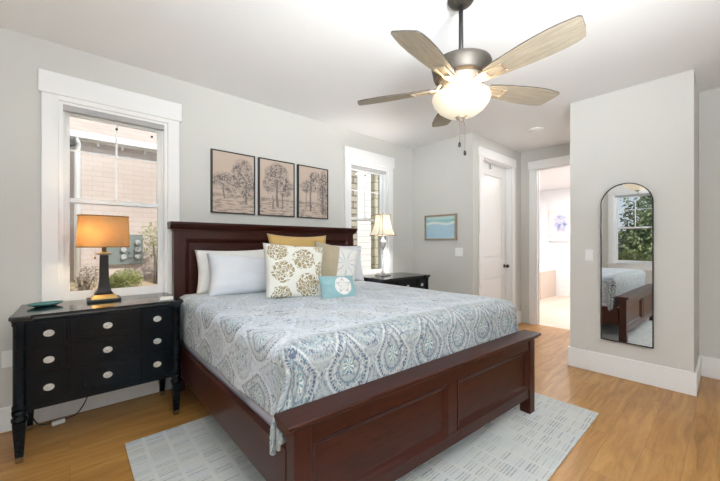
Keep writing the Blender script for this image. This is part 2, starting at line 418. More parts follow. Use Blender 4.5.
# closet door
d = thing('door_1', 'closed white two panel closet door in the alcove', 'door', (DX0, 2.25, 0), 0, kind='structure')
dw = DX1-DX0
bm = B(); cw = .095
box(bm, -cw, 0, -.02, 0, 0, DZ, .003, 1); box(bm, dw, dw+cw, -.02, 0, 0, DZ, .003, 1); box(bm, -cw-.015, dw+cw+.015, -.03, 0, DZ, DZ+.125, .003, 1)
obj('casing', bm, M['trim'], d)
bm = B(); box(bm, 0, .015, 0, .12, 0, DZ); box(bm, dw-.015, dw, 0, .12, 0, DZ); box(bm, .015, dw-.015, 0, .12, DZ-.015, DZ)
obj('jamb', bm, M['trim'], d)
def door_slab(bm, w, h, y0, th, panels):
    """stile-and-rail slab: frame pieces around sunk panels with raised fields"""
    st = .12
    box(bm, 0, st, y0, y0+th, 0, h); box(bm, w-st, w, y0, y0+th, 0, h)
    zs = [0]+[z for p in panels for z in p]+[h]
    for a, b in zip(zs[0::2], zs[1::2]): box(bm, st, w-st, y0, y0+th, a, b)
    for a, b in panels:
        box(bm, st, w-st, y0+.014, y0+th-.014, a, b)
        box(bm, st+.045, w-st-.045, y0+.004, y0+.016, a+.045, b-.045, .009, 1)
bm = B(); door_slab(bm, dw-.036, DZ-.025, 0, .04, [(.25, .78), (1.03, 2.26)])
slab = obj('slab', bm, M['door'], d, loc=(.018, .078, .006))
bm = B(); lathe(bm, [(.0, -.002), (.03, -.002), (.03, .006), (.014, .008), (.011, .03), (.022, .042), (.027, .055), (.022, .068), (.008, .074)], n=24)
obj('door_knob', bm, M['iron'], d, loc=(dw-.075, .078, .925), rot=(PI/2, 0, 0))
bm = B(); box(bm, 0, .03, .058, .079, DZ-.1, DZ-.03); tube(bm, [(.015, .058, DZ-.09), (.015, .035, DZ-.1), (.015, .03, DZ-.085)], .004)
obj('door_hook', bm, M['chrome'], d, loc=(.33, 0, 0))

# bathroom doorway trim
bm = B(); X = 5.465
box(bm, X-.02, X, 2.02, 2.115, 0, 2.43, .003, 1); box(bm, X-.02, X, 1.1351, 1.2, 0, 2.43, .003, 1); box(bm, X-.03, X, 1.1351, 2.13, 2.43, 2.56, .003, 1)
box(bm, X, 5.585, 2.005, 2.02, 0, 2.43); box(bm, X, 5.585, 1.2, 1.215, 0, 2.43); box(bm, X, 5.585, 1.215, 2.005, 2.415, 2.43)
box(bm, X+.055, X+.07, 1.993, 2.005, 0, 2.415)
struct('trim_1', bm, M['trim'], 'white casing around the open bathroom doorway', 'trim')

# bathroom
BX = 8.93
bm = B(); box(bm, 5.52, BX+.1, .6, 4.0, -.15, .0); struct('floor_bathroom', bm, M['tile'], 'pale beige tile floor of the bathroom', 'floor')
bm = B(); box(bm, BX, BX+.1, .6, 4.0, 0, 2.6); struct('wall_bath_back', bm, M['bathwall'], 'white far wall of the bathroom', 'wall')
bm = B(); box(bm, 5.585, BX, 3.9, 4.0, 0, 2.6); struct('wall_bath_left', bm, M['bathwall'], 'left wall of the bathroom', 'wall')
bm = B(); box(bm, 5.585, BX, .6, .7, 0, 2.6); box(bm, 5.585, 5.6, .7, 1.115, 0, 2.6); box(bm, 5.585, 5.6, 2.25, 3.9, 0, 2.6); struct('wall_bath_right', bm, M['bathwall'], 'right wall of the bathroom', 'wall')
bm = B(); box(bm, 5.585, BX+.1, .6, 4.0, 2.6, 2.7); struct('ceiling_bathroom', bm, M['ceil'], 'white bathroom ceiling', 'ceiling')
bm = B(); box(bm, BX-.015, BX, .7, 2.75, 0, .17, .004, 1); struct('baseboard_bath', bm, M['trim'], 'white baseboard at the bathroom far wall', 'baseboard')
bm = B(); box(bm, BX-.012, BX, .7, 2.95, .17, 1.3); box(bm, BX-.035, BX, .7, 2.95, 1.3, 1.35, .004, 1)
struct('trim_2', bm, M['bathwall'], 'white wainscot with chair rail in the bathroom', 'trim')
b = thing('bathtub', 'beige tiled bathtub surround with white tub rim in the bathroom', 'bathtub', (8.35, 2.83, 0))
bm = B(); box(bm, -.4, BX-8.35-.04, 0, 1.02, 0, .62, .004, 1); obj('surround', bm, M['tile'], b)
bm = B(); box(bm, -.36, BX-8.35-.05, .03, 1.0, .62, .68, .02, 3); obj('tub_rim', bm, M['plate'], b)
bm = B(); box(bm, -.13, .13, 0, .2, 0, .05, .02, 3); box(bm, -.125, .125, .005, .195, .052, .1, .02, 3)
o = obj('folded_towel', bm, linen('towel_cotton', (.82, .8, .78)), loc=(8.2, 2.9, .681)); tag(o, 'folded white towel stack on the bathtub rim', 'towel')
t_ = NT('abstract_watercolor'); p = t_.coord(); x, y, z = t_.sep(p)
n1, c1 = t_.noise(p, 5, 5, .6, 1.0); n2, _ = t_.noise(p, 9, 3)
rr = t_.math('SQRT', t_.add(t_.mul(y, y), t_.mul(t_.sub(z, .34), t_.mul(t_.sub(z, .34), .6))))
blob = t_.smooth(t_.add(rr, t_.mul(n1, .25)), .2, .34, 1, 0)
col = t_.mix(blob, (.80, .76, .74), t_.ramp(n2, [(.35, (.12, .15, .35)), (.5, (.45, .5, .7)), (.65, (.7, .6, .55))]))
t_.bsdf(col, .6)
pic = thing('wall_painting', 'unframed blue and cream abstract painting in the bathroom', 'painting', (BX-.03, 2.72, 1.43))
bm = B(); box(bm, 0, .03, -.28, .28, 0, .64, .003, 1); obj('canvas', bm, t_.m, pic)
bm = B(); 
tube(bm, [(0, -.38, 0), (0, .38, 0)], .009); tube(bm, [(0, -.36, 0), (.05, -.36, 0)], .007); tube(bm, [(0, .36, 0), (.05, .36, 0)], .007)
lathe(bm, [(.02, 0), (.02, .008)], (.05, 0, 0), 12)
o = obj('towel_bar', bm, M['chrome'], loc=(BX-.083, 2.60, 1.325)); tag(o, 'chrome towel bar on the bathroom wall below the painting', 'towel bar')

# ------------------------------------------------------------------ outdoors
def siding_mat(name, c1, c2, mort, bw, rh, ms=.006):
    t = NT(name); p = t.coord(); x, y, z = t.sep(p)
    b = t.n('ShaderNodeTexBrick'); t.put(b.inputs[0], t.comb(t.add(x, y), z)); b.offset = .5
    b.inputs['Scale'].default_value = 1; b.inputs['Brick Width'].default_value = bw; b.inputs['Row Height'].default_value = rh; b.inputs['Mortar Size'].default_value = ms
    for k, c in (('Color1', c1), ('Color2', c2), ('Mortar', mort)): b.inputs[k].default_value = c+(1,)
    n, _ = t.noise(p, 20, 3); col = t.mix(t.mul(n, .3), b.outputs[0], mort)
    t.bsdf(col, .85, 0, b.outputs[1], -.3, .01, .2); return t.m
M['siding'] = siding_mat('blush_shingle_siding', (.61, .51, .46), (.65, .55, .50), (.46, .37, .33), .36, .105, .004)
M['shingle'] = siding_mat('roof_shingle', (.62, .52, .47), (.70, .60, .54), (.5, .42, .38), .25, .14)
M['yellow_shingle'] = siding_mat('straw_shingle', (.74, .69, .48), (.80, .75, .56), (.34, .30, .20), .22, .21, .012)
M['white_lap'] = siding_mat('white_lap_siding', (.90, .90, .89), (.91, .91, .90), (.62, .62, .62), 9, .17, .008)
t_ = NT('dry_ground'); p = t_.coord(); n, _ = t_.noise(p, 1.1, 5, .65); n2, _ = t_.noise(p, 25, 4, .7)
col = t_.mix(n2, t_.ramp(n, [(.35, (.24, .17, .10)), (.5, (.48, .37, .25)), (.62, (.33, .26, .13))]), (.58, .47, .33))
t_.bsdf(col, .95, 0, n2, .5, .02, .1); M['ground'] = t_.m
bm = B()
vs = [bm.verts.new(c) for c in ((-30, 3.49, -.05), (30, 3.49, -.05), (30, 9, .46), (-30, 9, .46), (-30, 40, .46), (30, 40, .46))]
bm.faces.new((vs[0], vs[1], vs[2], vs[3])); bm.faces.new((vs[3], vs[2], vs[5], vs[4]))
vs2 = [bm.verts.new(c) for c in ((-30, 3.49, -.05), (-1.21, 3.49, -.05), (-1.21, -30, -.05), (-30, -30, -.05))]
bm.faces.new(vs2)
struct('ground', bm, M['ground'], 'dry sandy yard outside the windows', 'ground')

def foliage_mat(name, c1, c2):
    t = NT(name); n, _ = t.noise(t.coord(), 3, 4); n2, _ = t.noise(t.coord(), 60, 2)
    t.bsdf(t.mix(t.smooth(t.add(t.mul(n, .6), t.mul(n2, .4)), .35, .65), c1, c2), .6, 0, spec=.3); return t.m
M['leaf'] = foliage_mat('green_leaves', (.09, .14, .06), (.32, .40, .20))
M['leaf_y'] = foliage_mat('yellow_green_leaves', (.16, .18, .05), (.42, .42, .16))
M['twig'] = foliage_mat('dry_twigs', (.22, .17, .11), (.42, .35, .25))
M['bark'] = plain('bark', (.16, .12, .09), .9, 0, 30, .3, .4)
def leaves(bm, c, rad, n, size, seed, squash=1.0):
    rng = random.Random(seed)
    for i in range(n):
        u = Vector((rng.gauss(0, 1), rng.gauss(0, 1), rng.gauss(0, 1))).normalized()
        k = rng.random()**.4
        lump = 1+.25*mnoise.noise(u*2.2+Vector((seed, 0, 0)))
        p = Vector(c)+Vector((u.x*rad[0], u.y*rad[1], u.z*rad[2]))*k*lump
        a = Vector((rng.uniform(-1, 1), rng.uniform(-1, 1), rng.uniform(-1, 1))).normalized(); bb = a.orthogonal().normalized()
        s = size*rng.uniform(.6, 1.3)
        v = [bm.verts.new(p+a*s), bm.verts.new(p+bb*s*.45), bm.verts.new(p-a*s), bm.verts.new(p-bb*s*.45)]
        bm.faces.new(v)
    return bm
def plant(name, label, cat, loc, crowns, mat, n, size, stem_h, seed, group=None, stems=3):
    r = thing(name, label, cat, loc, 0, group)
    bm = B()
    for i, (c, rad) in enumerate(crowns): leaves(bm, c, rad, n, size, seed+i)
    obj('foliage', bm, mat, r)
    bm = B(); rng = random.Random(seed)
    for i in range(stems):
        a = rng.uniform(0, 6.28); q = crowns[i % len(crowns)][0]
        e = Vector((q[0]+math.cos(a)*crowns[0][1][0]*.3, q[1]+math.sin(a)*crowns[0][1][1]*.3, stem_h))
        tube(bm, [(math.cos(a)*.05, math.sin(a)*.05, -.05), tuple(e*.5), tuple(e)], .03 if stems > 2 else .1, 6, .012)
    obj('stem', bm, M['bark'], r)
    return r
# neighbour house beyond window 1
NY = 9.0
nh = thing('house', 'blush shingled neighbour house with white gutter seen through left window', 'house', (0, NY, .4))
bm = B(); box(bm, .05, 3.6, 0, .2, -.2, 3.2); box(bm, -1.9, .05, .45, .65, -.2, 2.7); box(bm, -.05, .05, .2, .65, -.2, 3.2); obj('wall', bm, M['siding'], nh)
bm = B(); prism(bm, [(0, 0), (0, .08), (-3.2, 2.3), (-3.2, 2.22)], -.25, 4.0, Matrix(((0, 0, 1, 0), (-1, 0, 0, -.14), (0, 1, 0, 3.12), (0, 0, 0, 1))))
obj('roof', bm, M['shingle'], nh)
bm = B(); prism(bm, [(0, 0), (0, .07), (-3.2, 1.9), (-3.2, 1.83)], -2.2, -.27, Matrix(((0, 0, 1, 0), (-1, 0, 0, .12), (0, 1, 0, 2.62), (0, 0, 0, 1))))
obj('roof', bm, M['shingle'], nh)
bm = B(); box(bm, -.22, 4.0, -.24, -.14, 3.02, 3.16, .01, 1); box(bm, -.22, 4.0, -.14, 0.0, 3.0, 3.02); box(bm, -2.2, -.27, .02, .12, 2.52, 2.66, .01, 1)
obj('gutter', bm, M['vinyl'], nh)
bm = B(); tube(bm, [(.12, -.18, 3.04), (.12, -.16, 2.92), (.12, -.06, 2.75), (.12, -.06, .0)], .055, 8); obj('downspout', bm, M['vinyl'], nh)
for k in range(6):
    bm = B(); box(bm, -.02, .02, -.13, -.002, 2.92, 3.0); obj('gutter_bracket', bm, M['vinyl'], nh, loc=(.45+.42*k, 0, 0))
bm = B(); lathe(bm, [(.05, 0), (.075, .13)], n=12); obj('flood_lamp', bm, M['iron'], nh, loc=(.02, -.16, 2.84), rot=(R(60), 0, 0))
M['meter'] = plain('grey_meter', (.45, .46, .46), .4, 0, 30, .3)
um = thing('utility_panel', 'grey green meter panel on the neighbour house wall', 'utility panel', (.95, NY-.002, .85))
bm = B(); box(bm, -.36, .30, -.09, 0, -.05, .62, .01, 1); obj('backboard', bm, plain('meter_panel_paint', (.19, .225, .21), .6), um)
for x in (-.06, .2):
    for z in (.12, .28, .44):
        bm = B(); lathe(bm, [(.06, 0), (.06, .04), (.045, .075)], n=16); obj('meter', bm, M['meter'], um, loc=(x, -.09, z), rot=(PI/2, 0, 0))
plant('shrub', 'rounded yellow green shrub in front of the meter panel', 'shrub', (.80, 7.6, .34), [((0, 0, .24), (.27, .25, .21)), ((-.12, .05, .2), (.18, .18, .17))], M['leaf_y'], 1500, .026, .3, 3)
plant('shrub', 'loose upright shrub at the right edge of left window', 'shrub', (1.42, 8.35, .40), [((0, 0, .95), (.32, .3, .42)), ((.18, 0, .5), (.2, .2, .4))], M['leaf_y'], 520, .032, .9, 21)
plant('shrub', 'dry twiggy shrub at the left edge of left window', 'shrub', (.16, 7.3, .31), [((0, 0, .22), (.24, .22, .2)), ((.1, 0, .42), (.14, .14, .2))], M['twig'], 300, .022, .4, 33, stems=6)
# neighbour porch seen through window 2
ph = thing('porch', 'sunlit white lap siding and shingled porch pillars through right window', 'porch', (5.2, 6.2, .1))
bm = B(); box(bm, -1.5, 3.0, .6, .8, -.3, 4.6); obj('wall', bm, M['white_lap'], ph)
bm = B(); box(bm, .61, .76, -.2, -.06, -.3, 4.6); obj('pillar', bm, M['yellow_shingle'], ph)
bm = B(); box(bm, -.95, -.34, -.6, -.2, -.3, 4.6); obj('pillar', bm, siding_mat('weathered_shingle', (.52, .46, .36), (.62, .57, .46), (.2, .18, .15), .3, .14, .02), ph)
bm = B(); box(bm, .29, .32, .1, .13, -.3, 4.6); obj('post', bm, M['vinyl'], ph)
# garden trees seen in the mirror through window 3
spots = [(-6.2, 2.2), (-8.3, 5.4), (-8.3, -1.1), (-11.5, 2.6), (-4.6, 4.2), (-13, 7.5), (-13.5, -2.5)]
TL = ['nearest broad green tree reflected in the mirror window', 'green tree left of the nearest in the mirror', 'green tree right of the nearest in the mirror',
      'tall tree standing behind the others in the mirror', 'small green tree beside the garden window', 'far tree at the left of the garden', 'far tree at the right of the garden']
for i, ((x, y), lb) in enumerate(zip(spots, TL)):
    s = 1.0+.25*((i*37) % 5)/4
    if i == 4: s = .55
    plant('garden_tree', lb, 'tree', (x, y, -.05), [((0, 0, 2.1*s), (1.15*s, 1.15*s, 1.2*s)), ((.4, .5, 1.2*s), (.9*s, .9*s, .8*s)), ((-.2, -.6, 3.3*s), (.8*s, .8*s, .9*s))], M['leaf'], 3200, .07*s, 2.3*s, 50+i*7, 'garden trees', 2)

# ------------------------------------------------------------------ rug
bm = B(); rx0, rx1, ry0, ry1 = .26, 2.955, .65, 2.54
box(bm, rx0, rx1, ry0, ry1, .0005, .013, .005, 2)
o = obj('area_rug', bm, M['rug']); tag(o, 'pale grey blue woven area rug with dash pattern under the bed', 'rug')
random.seed(4)

# ------------------------------------------------------------------ bed
BX0, BX1 = .663, 2.665
bed = thing('bed', 'dark cherry wood panel bed with headboard and low footboard', 'bed', (0, 0, 0))
def framed_panel(bm, x0, x1, z0, z1, yf, yb):
    """sunk panel with a sloping moulding; front faces -y at yf, panel face at yb"""
    m = .022
    o = [(x0, z0), (x1, z0), (x1, z1), (x0, z1)]; i_ = [(x0+m, z0+m), (x1-m, z0+m), (x1-m, z1-m), (x0+m, z1-m)]; k_ = [(x0+m+.012, z0+m+.012), (x1-m-.012, z0+m+.012), (x1-m-.012, z1-m-.012), (x0+m+.012, z1-m-.012)]
    vo = [bm.verts.new((x, yf-.004, z)) for x, z in o]; vi = [bm.verts.new((x, yf+.008, z)) for x, z in i_]; vk = [bm.verts.new((x, yb, z)) for x, z in k_]
    vb = [bm.verts.new((x, yb+.012, z)) for x, z in o]
    for a in range(4):
        c = (a+1) % 4
        bm.faces.new((vo[a], vo[c], vi[c], vi[a])); bm.faces.new((vi[a], vi[c], vk[c], vk[a])); bm.faces.new((vo[c], vo[a], vb[a], vb[c]))
    bm.faces.new(vk); bm.faces.new(list(reversed(vb)))
# headboard
hy0, hy1 = 3.145, 3.205
bm = B(); box(bm, BX0+.09, BX1-.09, hy0, hy1, .42, .6, .002, 1); box(bm, BX0+.09, BX1-.09, hy0, hy1, 1.315, 1.40, .002, 1)
hb = obj('headboard', bm, M['cherry'], bed)
for x in (BX0, BX1-.09):
    bm = B(); box(bm, x, x+.09, hy0-.006, hy1+.006, .0, 1.40, .003, 1); obj('headboard_post', bm, M['cherry_v'], hb)
bm = B(); framed_panel(bm, BX0+.09, BX1-.09, .6, 1.315, hy0, hy0+.024); obj('headboard_panel', bm, M['cherry'], hb)
bm = B()
box(bm, BX0-.008, BX1+.008, hy0-.016, hy1+.012, 1.385, 1.40, .004, 1); 
prism(bm, [(hy0-.012, 1.40), (hy0-.022, 1.41), (hy0-.04, 1.43), (hy0-.048, 1.44), (hy0-.052, 1.445), (hy0-.052, 1.462), (hy1+.03, 1.462), (hy1+.03, 1.445), (hy1+.012, 1.40)], BX0-.032, BX1+.032,
      Matrix(((0, 0, 1, 0), (1, 0, 0, 0), (0, 1, 0, 0), (0, 0, 0, 1))))
obj('crown_rail', bm, M['cherry'], hb)
# footboard in its own slightly turned frame
FA = math.atan2(-.122, 2.04); FO = Vector((.638, 1.105, 0)); FL = 1.985
FM = Matrix.Translation(FO) @ Matrix.Rotation(FA, 4, 'Z')
def fpart(name, bm, mat, par):
    bmesh.ops.transform(bm, matrix=FM, verts=bm.verts[:]); return obj(name, bm, mat, par)
fy0, fy1 = 0.0, .055
bm = B(); box(bm, .075, FL-.075, fy0, fy1, .13, .20, .002, 1); box(bm, .075, FL-.075, fy0, fy1, .49, .575, .002, 1); box(bm, FL/2-.045, FL/2+.045, fy0, fy1, .20, .49, .002, 1)
fb = fpart('footboard', bm, M['cherry'], bed)
for x in (0, FL-.075):
    bm = B(); box(bm, x, x+.075, fy0-.01, fy1+.012, .014, .575, .003, 1); fpart('leg', bm, M['cherry_v'], bed)
for a, b_ in ((.075, FL/2-.045), (FL/2+.045, FL-.075)):
    bm = B(); framed_panel(bm, a, b_, .20, .49, fy0, fy0+.02); fpart('footboard_panel', bm, M['cherry'], fb)
bm = B()
prism(bm, [(-.012, .562), (-.02, .566), (-.022, .576), (-.034, .582), (-.04, .588), (-.04, .600), (-.036, .604), (.088, .604), (.092, .600), (.092, .588), (.07, .575), (.068, .562)], -.038, FL+.038,
      Matrix(((0, 0, 1, 0), (1, 0, 0, 0), (0, 1, 0, 0), (0, 0, 0, 1))))
fpart('cap_rail', bm, M['cherry'], fb)
# side rails
for x, yb in ((.638, 1.165), (BX1-.035, 1.05)):
    bm = B(); box(bm, x, x+.035, yb, hy0-.006, .245, .462, .003, 1)
    o = obj('side_rail', bm, M['cherry_s'], bed)
bm = B(); box(bm, 1.62, 1.68, 2.0, 2.06, .014, .36); box(bm, .675, BX1-.037, 1.3, 3.13, .36, .4); obj('slat_base', bm, M['cherry_s'], bed)

# mattress and bedspread
def foot_y(x): return 1.215 + (x-.68)*math.tan(FA)
MX0, MX1, MZ = .690, 2.61, .815
bm = B(); 
vs = [(MX0, foot_y(MX0)+.02), (MX1, foot_y(MX1)+.02), (MX1, 3.12), (MX0, 3.12)]
prism(bm, vs, .402, MZ-.02)
es = [e for e in bm.edges]
bmesh.ops.bevel(bm, geom=es, offset=.05, segments=4, profile=.5, affect='EDGES')
o = obj('mattress', bm, M['ticking'], smooth=True); tag(o, 'thick mattress under the paisley bedspread', 'mattress')

def spread_mat():
    t = NT('paisley_bedspread'); uv = t.n('ShaderNodeUVMap').outputs[0]
    nz, nc = t.noise(uv, 5, 2)
    dv = t.n('ShaderNodeVectorMath', operation='SCALE'); dv.inputs['Scale'].default_value = .03
    sb = t.n('ShaderNodeVectorMath', operation='SUBTRACT'); t.put(sb.inputs[0], nc); sb.inputs[1].default_value = (.5, .5, .5); t.put(dv.inputs[0], sb.outputs[0])
    ad = t.n('ShaderNodeVectorMath', operation='ADD'); t.put(ad.inputs[0], uv); t.put(ad.inputs[1], dv.outputs[0])
    u, v, _ = t.sep(ad.outputs[0])
    CW, CH = .285, .40
    def lattice(ou, ov):
        a = t.sub(t.math('FRACT', t.add(t.math('DIVIDE', u, CW), ou)), .5)
        b = t.sub(t.math('FRACT', t.add(t.math('DIVIDE', v, CH), ov)), .5)
        ab = t.math('ABSOLUTE', a)
        # ogee: half width shrinks to a point at the top (towards the head) and is round below
        up = t.math('POWER', t.math('MAXIMUM', b, 0.0), .9); dn = t.math('MINIMUM', b, 0.0)
        d2 = t.math('SQRT', t.add(t.mul(t.mul(ab, ab), 5.2), t.mul(t.mul(dn, dn), 6.5)))
        d = t.add(d2, t.mul(up, 1.85))
        ang = t.math('ARCTAN2', b, a)
        return d, ang, a, b
    L = [lattice(.186, .425)+(.45,), lattice(.686, .925)+(1.0,)]
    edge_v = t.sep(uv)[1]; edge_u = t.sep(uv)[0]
    foot_shade = t.smooth(edge_v, .0, .06, 1, 0); side_drop = t.smooth(t.math('ABSOLUTE', t.sub(edge_u, .897)), .88, .98)
    print_shade = t.math('MAXIMUM', t.math('MAXIMUM', foot_shade, t.mul(side_drop, .85)), .36)  # medallion print weakened on top: window glare put into the pattern strength
    fine = t.vor(ad.outputs[0], 62); fr = fine.outputs['Distance']; fc = fine.outputs['Color']
    rndc = t.sep(fc)[0]
    contour, _ = t.noise(uv, 15, 2, .5, 1.5)
    line1 = t.smooth(t.math('ABSOLUTE', t.sub(contour, .5)), .012, .035, 1, 0)
    contour2, _ = t.noise(uv, 34, 1, .5, .8)
    line2 = t.smooth(t.math('ABSOLUTE', t.sub(contour2, .52)), .015, .05, 1, 0)
    big, _ = t.noise(uv, 3.0, 2)
    base = t.mix(t.smooth(big, .35, .65), (.64, .67, .71), (.55, .62, .70))
    petals = t.ramp(rndc, [(0, (.08, .22, .27)), (.22, (.13, .165, .22)), (.42, (.40, .45, .48)), (.6, (.25, .36, .37)), (.78, (.60, .60, .56)), (.9, (.05, .07, .12))], 'CONSTANT')
    cellmask = t.smooth(fr, .35, .5, 1, 0)
    col = t.mix(t.mul(line2, .35), base, (.42, .45, .46))
    col = t.mix(t.mul(cellmask, .22), col, petals)
    col = t.mix(t.mul(foot_shade, .75), col, t.mix(t.mul(cellmask, .6), (.30, .33, .32), petals))  # foot drop painted darker and greyer, shade put into the cloth colour
    shade0 = print_shade
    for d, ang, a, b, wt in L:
        print_shade = t.mul(shade0, wt)
        inside = t.less(d, .86)
        col_in = t.mix(t.mul(cellmask, .85), (.40, .42, .42), petals)
        col = t.mix(t.mul(t.mul(inside, .85), print_shade), col, col_in)
        scal = t.mul(t.math('SINE', t.mul(ang, 26)), .012)
        dd = t.add(d, scal)
        ring = lambda c, w: t.smooth(t.math('ABSOLUTE', t.sub(dd, c)), w*.5, w, 1, 0)
        col = t.mix(t.mul(t.mul(ring(.97, .05), .5), print_shade), col, (.68, .68, .66))
        dash = t.smooth(t.math('SINE', t.mul(ang, 48)), -.6, .1)
        col = t.mix(t.mul(ring(.84, .06), t.mul(t.mul(dash, .95), print_shade)), col, (.07, .10, .16))
        col = t.mix(t.mul(t.mul(ring(.66, .035), .45), print_shade), col, (.70, .70, .68))
        col = t.mix(t.mul(t.mul(ring(.50, .05), .9), print_shade), col, (.15, .20, .25))
        col = t.mix(t.mul(t.mul(t.less(dd, .26), .85), print_shade), col, t.mix(t.smooth(t.math('SINE', t.mul(ang, 9)), -.2, .2), (.70, .70, .66), (.10, .27, .32)))
    occ, _ = t.noise(uv, 7, 1)
    swirl, _ = t.noise(uv, 8.5, 1, .4, 2.2)
    line3 = t.mul(t.smooth(t.math('ABSOLUTE', t.sub(swirl, .5)), .008, .02, 1, 0), t.smooth(occ, .44, .54))
    col = t.mix(t.mul(line1, .3), col, (.25, .28, .33))
    col = t.mix(t.mul(line3, .85), col, (.07, .10, .17))
    quilt = t.add(t.mul(fr, .5), t.mul(contour2, .6))
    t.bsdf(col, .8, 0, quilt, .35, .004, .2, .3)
    return t.m
def bedspread():
    """cloth laid over the mattress: flat top, rounded shoulders, straight drops and gathered foot corners"""
    ZT = MZ+.018; rad = .075; N1, N2 = 150, 150
    x0, x1 = MX0-.012, MX1+.012; side = .378; foot = .36; head = 3.10
    xa, xb_ = x0+rad, x1-rad; wf = xb_-xa; arc = rad*PI/2
    bm = bmesh.new(); grid = []; uvs = {}
    for j in range(N2+1):
        row = []
        for i in range(N1+1):
            u = -side+i*(wf+2*side)/N1
            a = -u if u < 0 else max(0, u-wf); sx = -1 if u < 0 else 1
            xb = xa+min(max(u, 0), wf); fy = foot_y(xb)+rad
            v = (head-fy+foot)*j/N2; b_ = max(0, v-(head-fy)); yb = head-min(v, head-fy)
            x, y, z = xb, yb, ZT
            tx = (xb-xa)/wf
            wr = .003*mnoise.noise(Vector((xb*8, yb*8, 2.0)))+.007*mnoise.noise(Vector((xb*2.6, yb*2.6, 5.0)))
            bulge = .012*math.sin(PI*tx)
            d = math.hypot(a, b_)
            if d > 0:
                nx, ny = sx*a/d, -b_/d; th = math.atan2(b_, a); corner = math.sin(2*th) if a > 0 and b_ > 0 else 0
                d = max(a, b_)*(1+.24*corner)
                if d < arc: off, dz = rad*math.sin(d/rad), rad-rad*math.cos(d/rad)
                else: off, dz = rad, rad+d-arc
                k = max(0, dz-rad)
                wave = .007*math.sin(11*(xb+yb)+3*mnoise.noise(Vector((xb*2, yb*2, 0))))*min(1, k/.12)
                plt = .022*corner*math.sin(th*13+.9)*min(1, d/.2)
                off += wave+plt
                x += nx*off; y += ny*off; z = ZT-dz
                x -= sx*0 if not corner else -sx*.072*corner*min(1, max(0, k-.08)/.16)
                y = max(y, foot_y(x)-.004)
                z += wr*.4
                bulge *= max(0, 1-d/arc)
                z += bulge if a == 0 else 0
            else: z += bulge+wr
            vt = bm.verts.new((x, y, z)); row.append(vt); uvs[vt] = (u, head-fy-v)
        grid.append(row)
    uvl = bm.loops.layers.uv.new('UVMap')
    for j in range(N2):
        for i in range(N1):
            f = bm.faces.new((grid[j][i], grid[j][i+1], grid[j+1][i+1], grid[j+1][i])); f.smooth = True
            for lp in f.loops: lp[uvl].uv = uvs[lp.vert]
    return bm
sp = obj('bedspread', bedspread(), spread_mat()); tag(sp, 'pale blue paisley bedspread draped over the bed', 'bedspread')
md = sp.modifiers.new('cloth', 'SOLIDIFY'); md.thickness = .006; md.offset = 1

# ------------------------------------------------------------------ pillows
def pillow(name, label, mat, w, h, th, loc, yaw, tilt, roll=0, group=None, pinch=.07, seed=0, sag=0.0, taper=0.0):
    """stuffed cushion: x width, z height from 0, y thickness; leans back by tilt"""
    bm = B(); n = 26; g = {}
    for sgn in (-1, 1):
        for j in range(n+1):
            for i in range(n+1):
                u, v = -1+2*i/n, -1+2*j/n
                edge = i in (0, n) or j in (0, n)
                if edge and sgn == 1: g[(1, i, j)] = g[(-1, i, j)]; continue
                x = u*w/2*(1-pinch*(1-v*v)*abs(u)**2)*(1+taper*v); z = v*h/2*(1-pinch*(1-u*u)*abs(v)**2)
                prof = max(0, (1-u*u)*(1-v*v))**.42
                y = sgn*th/2*prof
                nn = mnoise.noise(Vector((u*2.3+seed, v*2.3, sgn*3.0)))
                cr = mnoise.noise(Vector((u*7+seed, v*4, sgn*5.0)))
                if not edge: y += sgn*(.010*nn*prof+.008*cr*min(1, prof*1.5)*abs(u))
                z += h/2 - sag*(1-v)*0 
                if sag: z -= sag*(u+1)/2*(v+1)/2
                g[(sgn, i, j)] = bm.verts.new((x, y, z))
    uvl = bm.loops.layers.uv.new('UVMap')
    for sgn in (-1, 1):
        for j in range(n):
            for i in range(n):
                ids = [(i, j), (i+1, j), (i+1, j+1), (i, j+1)]
                f = bm.faces.new([g[(sgn, a, b)] for a, b in (ids if sgn == -1 else ids[::-1])]); f.smooth = True
                for lp, (a, b) in zip(f.loops, ids if sgn == -1 else ids[::-1]): lp[uvl].uv = (a/n, b/n)
    me = bpy.data.meshes.new(name); bm.to_mesh(me); bm.free(); me.materials.append(mat)
    o = bpy.data.objects.new(name, me); COL.objects.link(o)
    o.matrix_world = Matrix.Translation(loc) @ Matrix.Rotation(R(yaw), 4, 'Z') @ Matrix.Rotation(R(-tilt), 4, 'X') @ Matrix.Rotation(R(roll), 4, 'Y')
    return tag(o, label, 'pillow', group)
def uvsep(t):
    uv = t.n('ShaderNodeUVMap').outputs[0]; u, v, _ = t.sep(uv); return uv, u, v
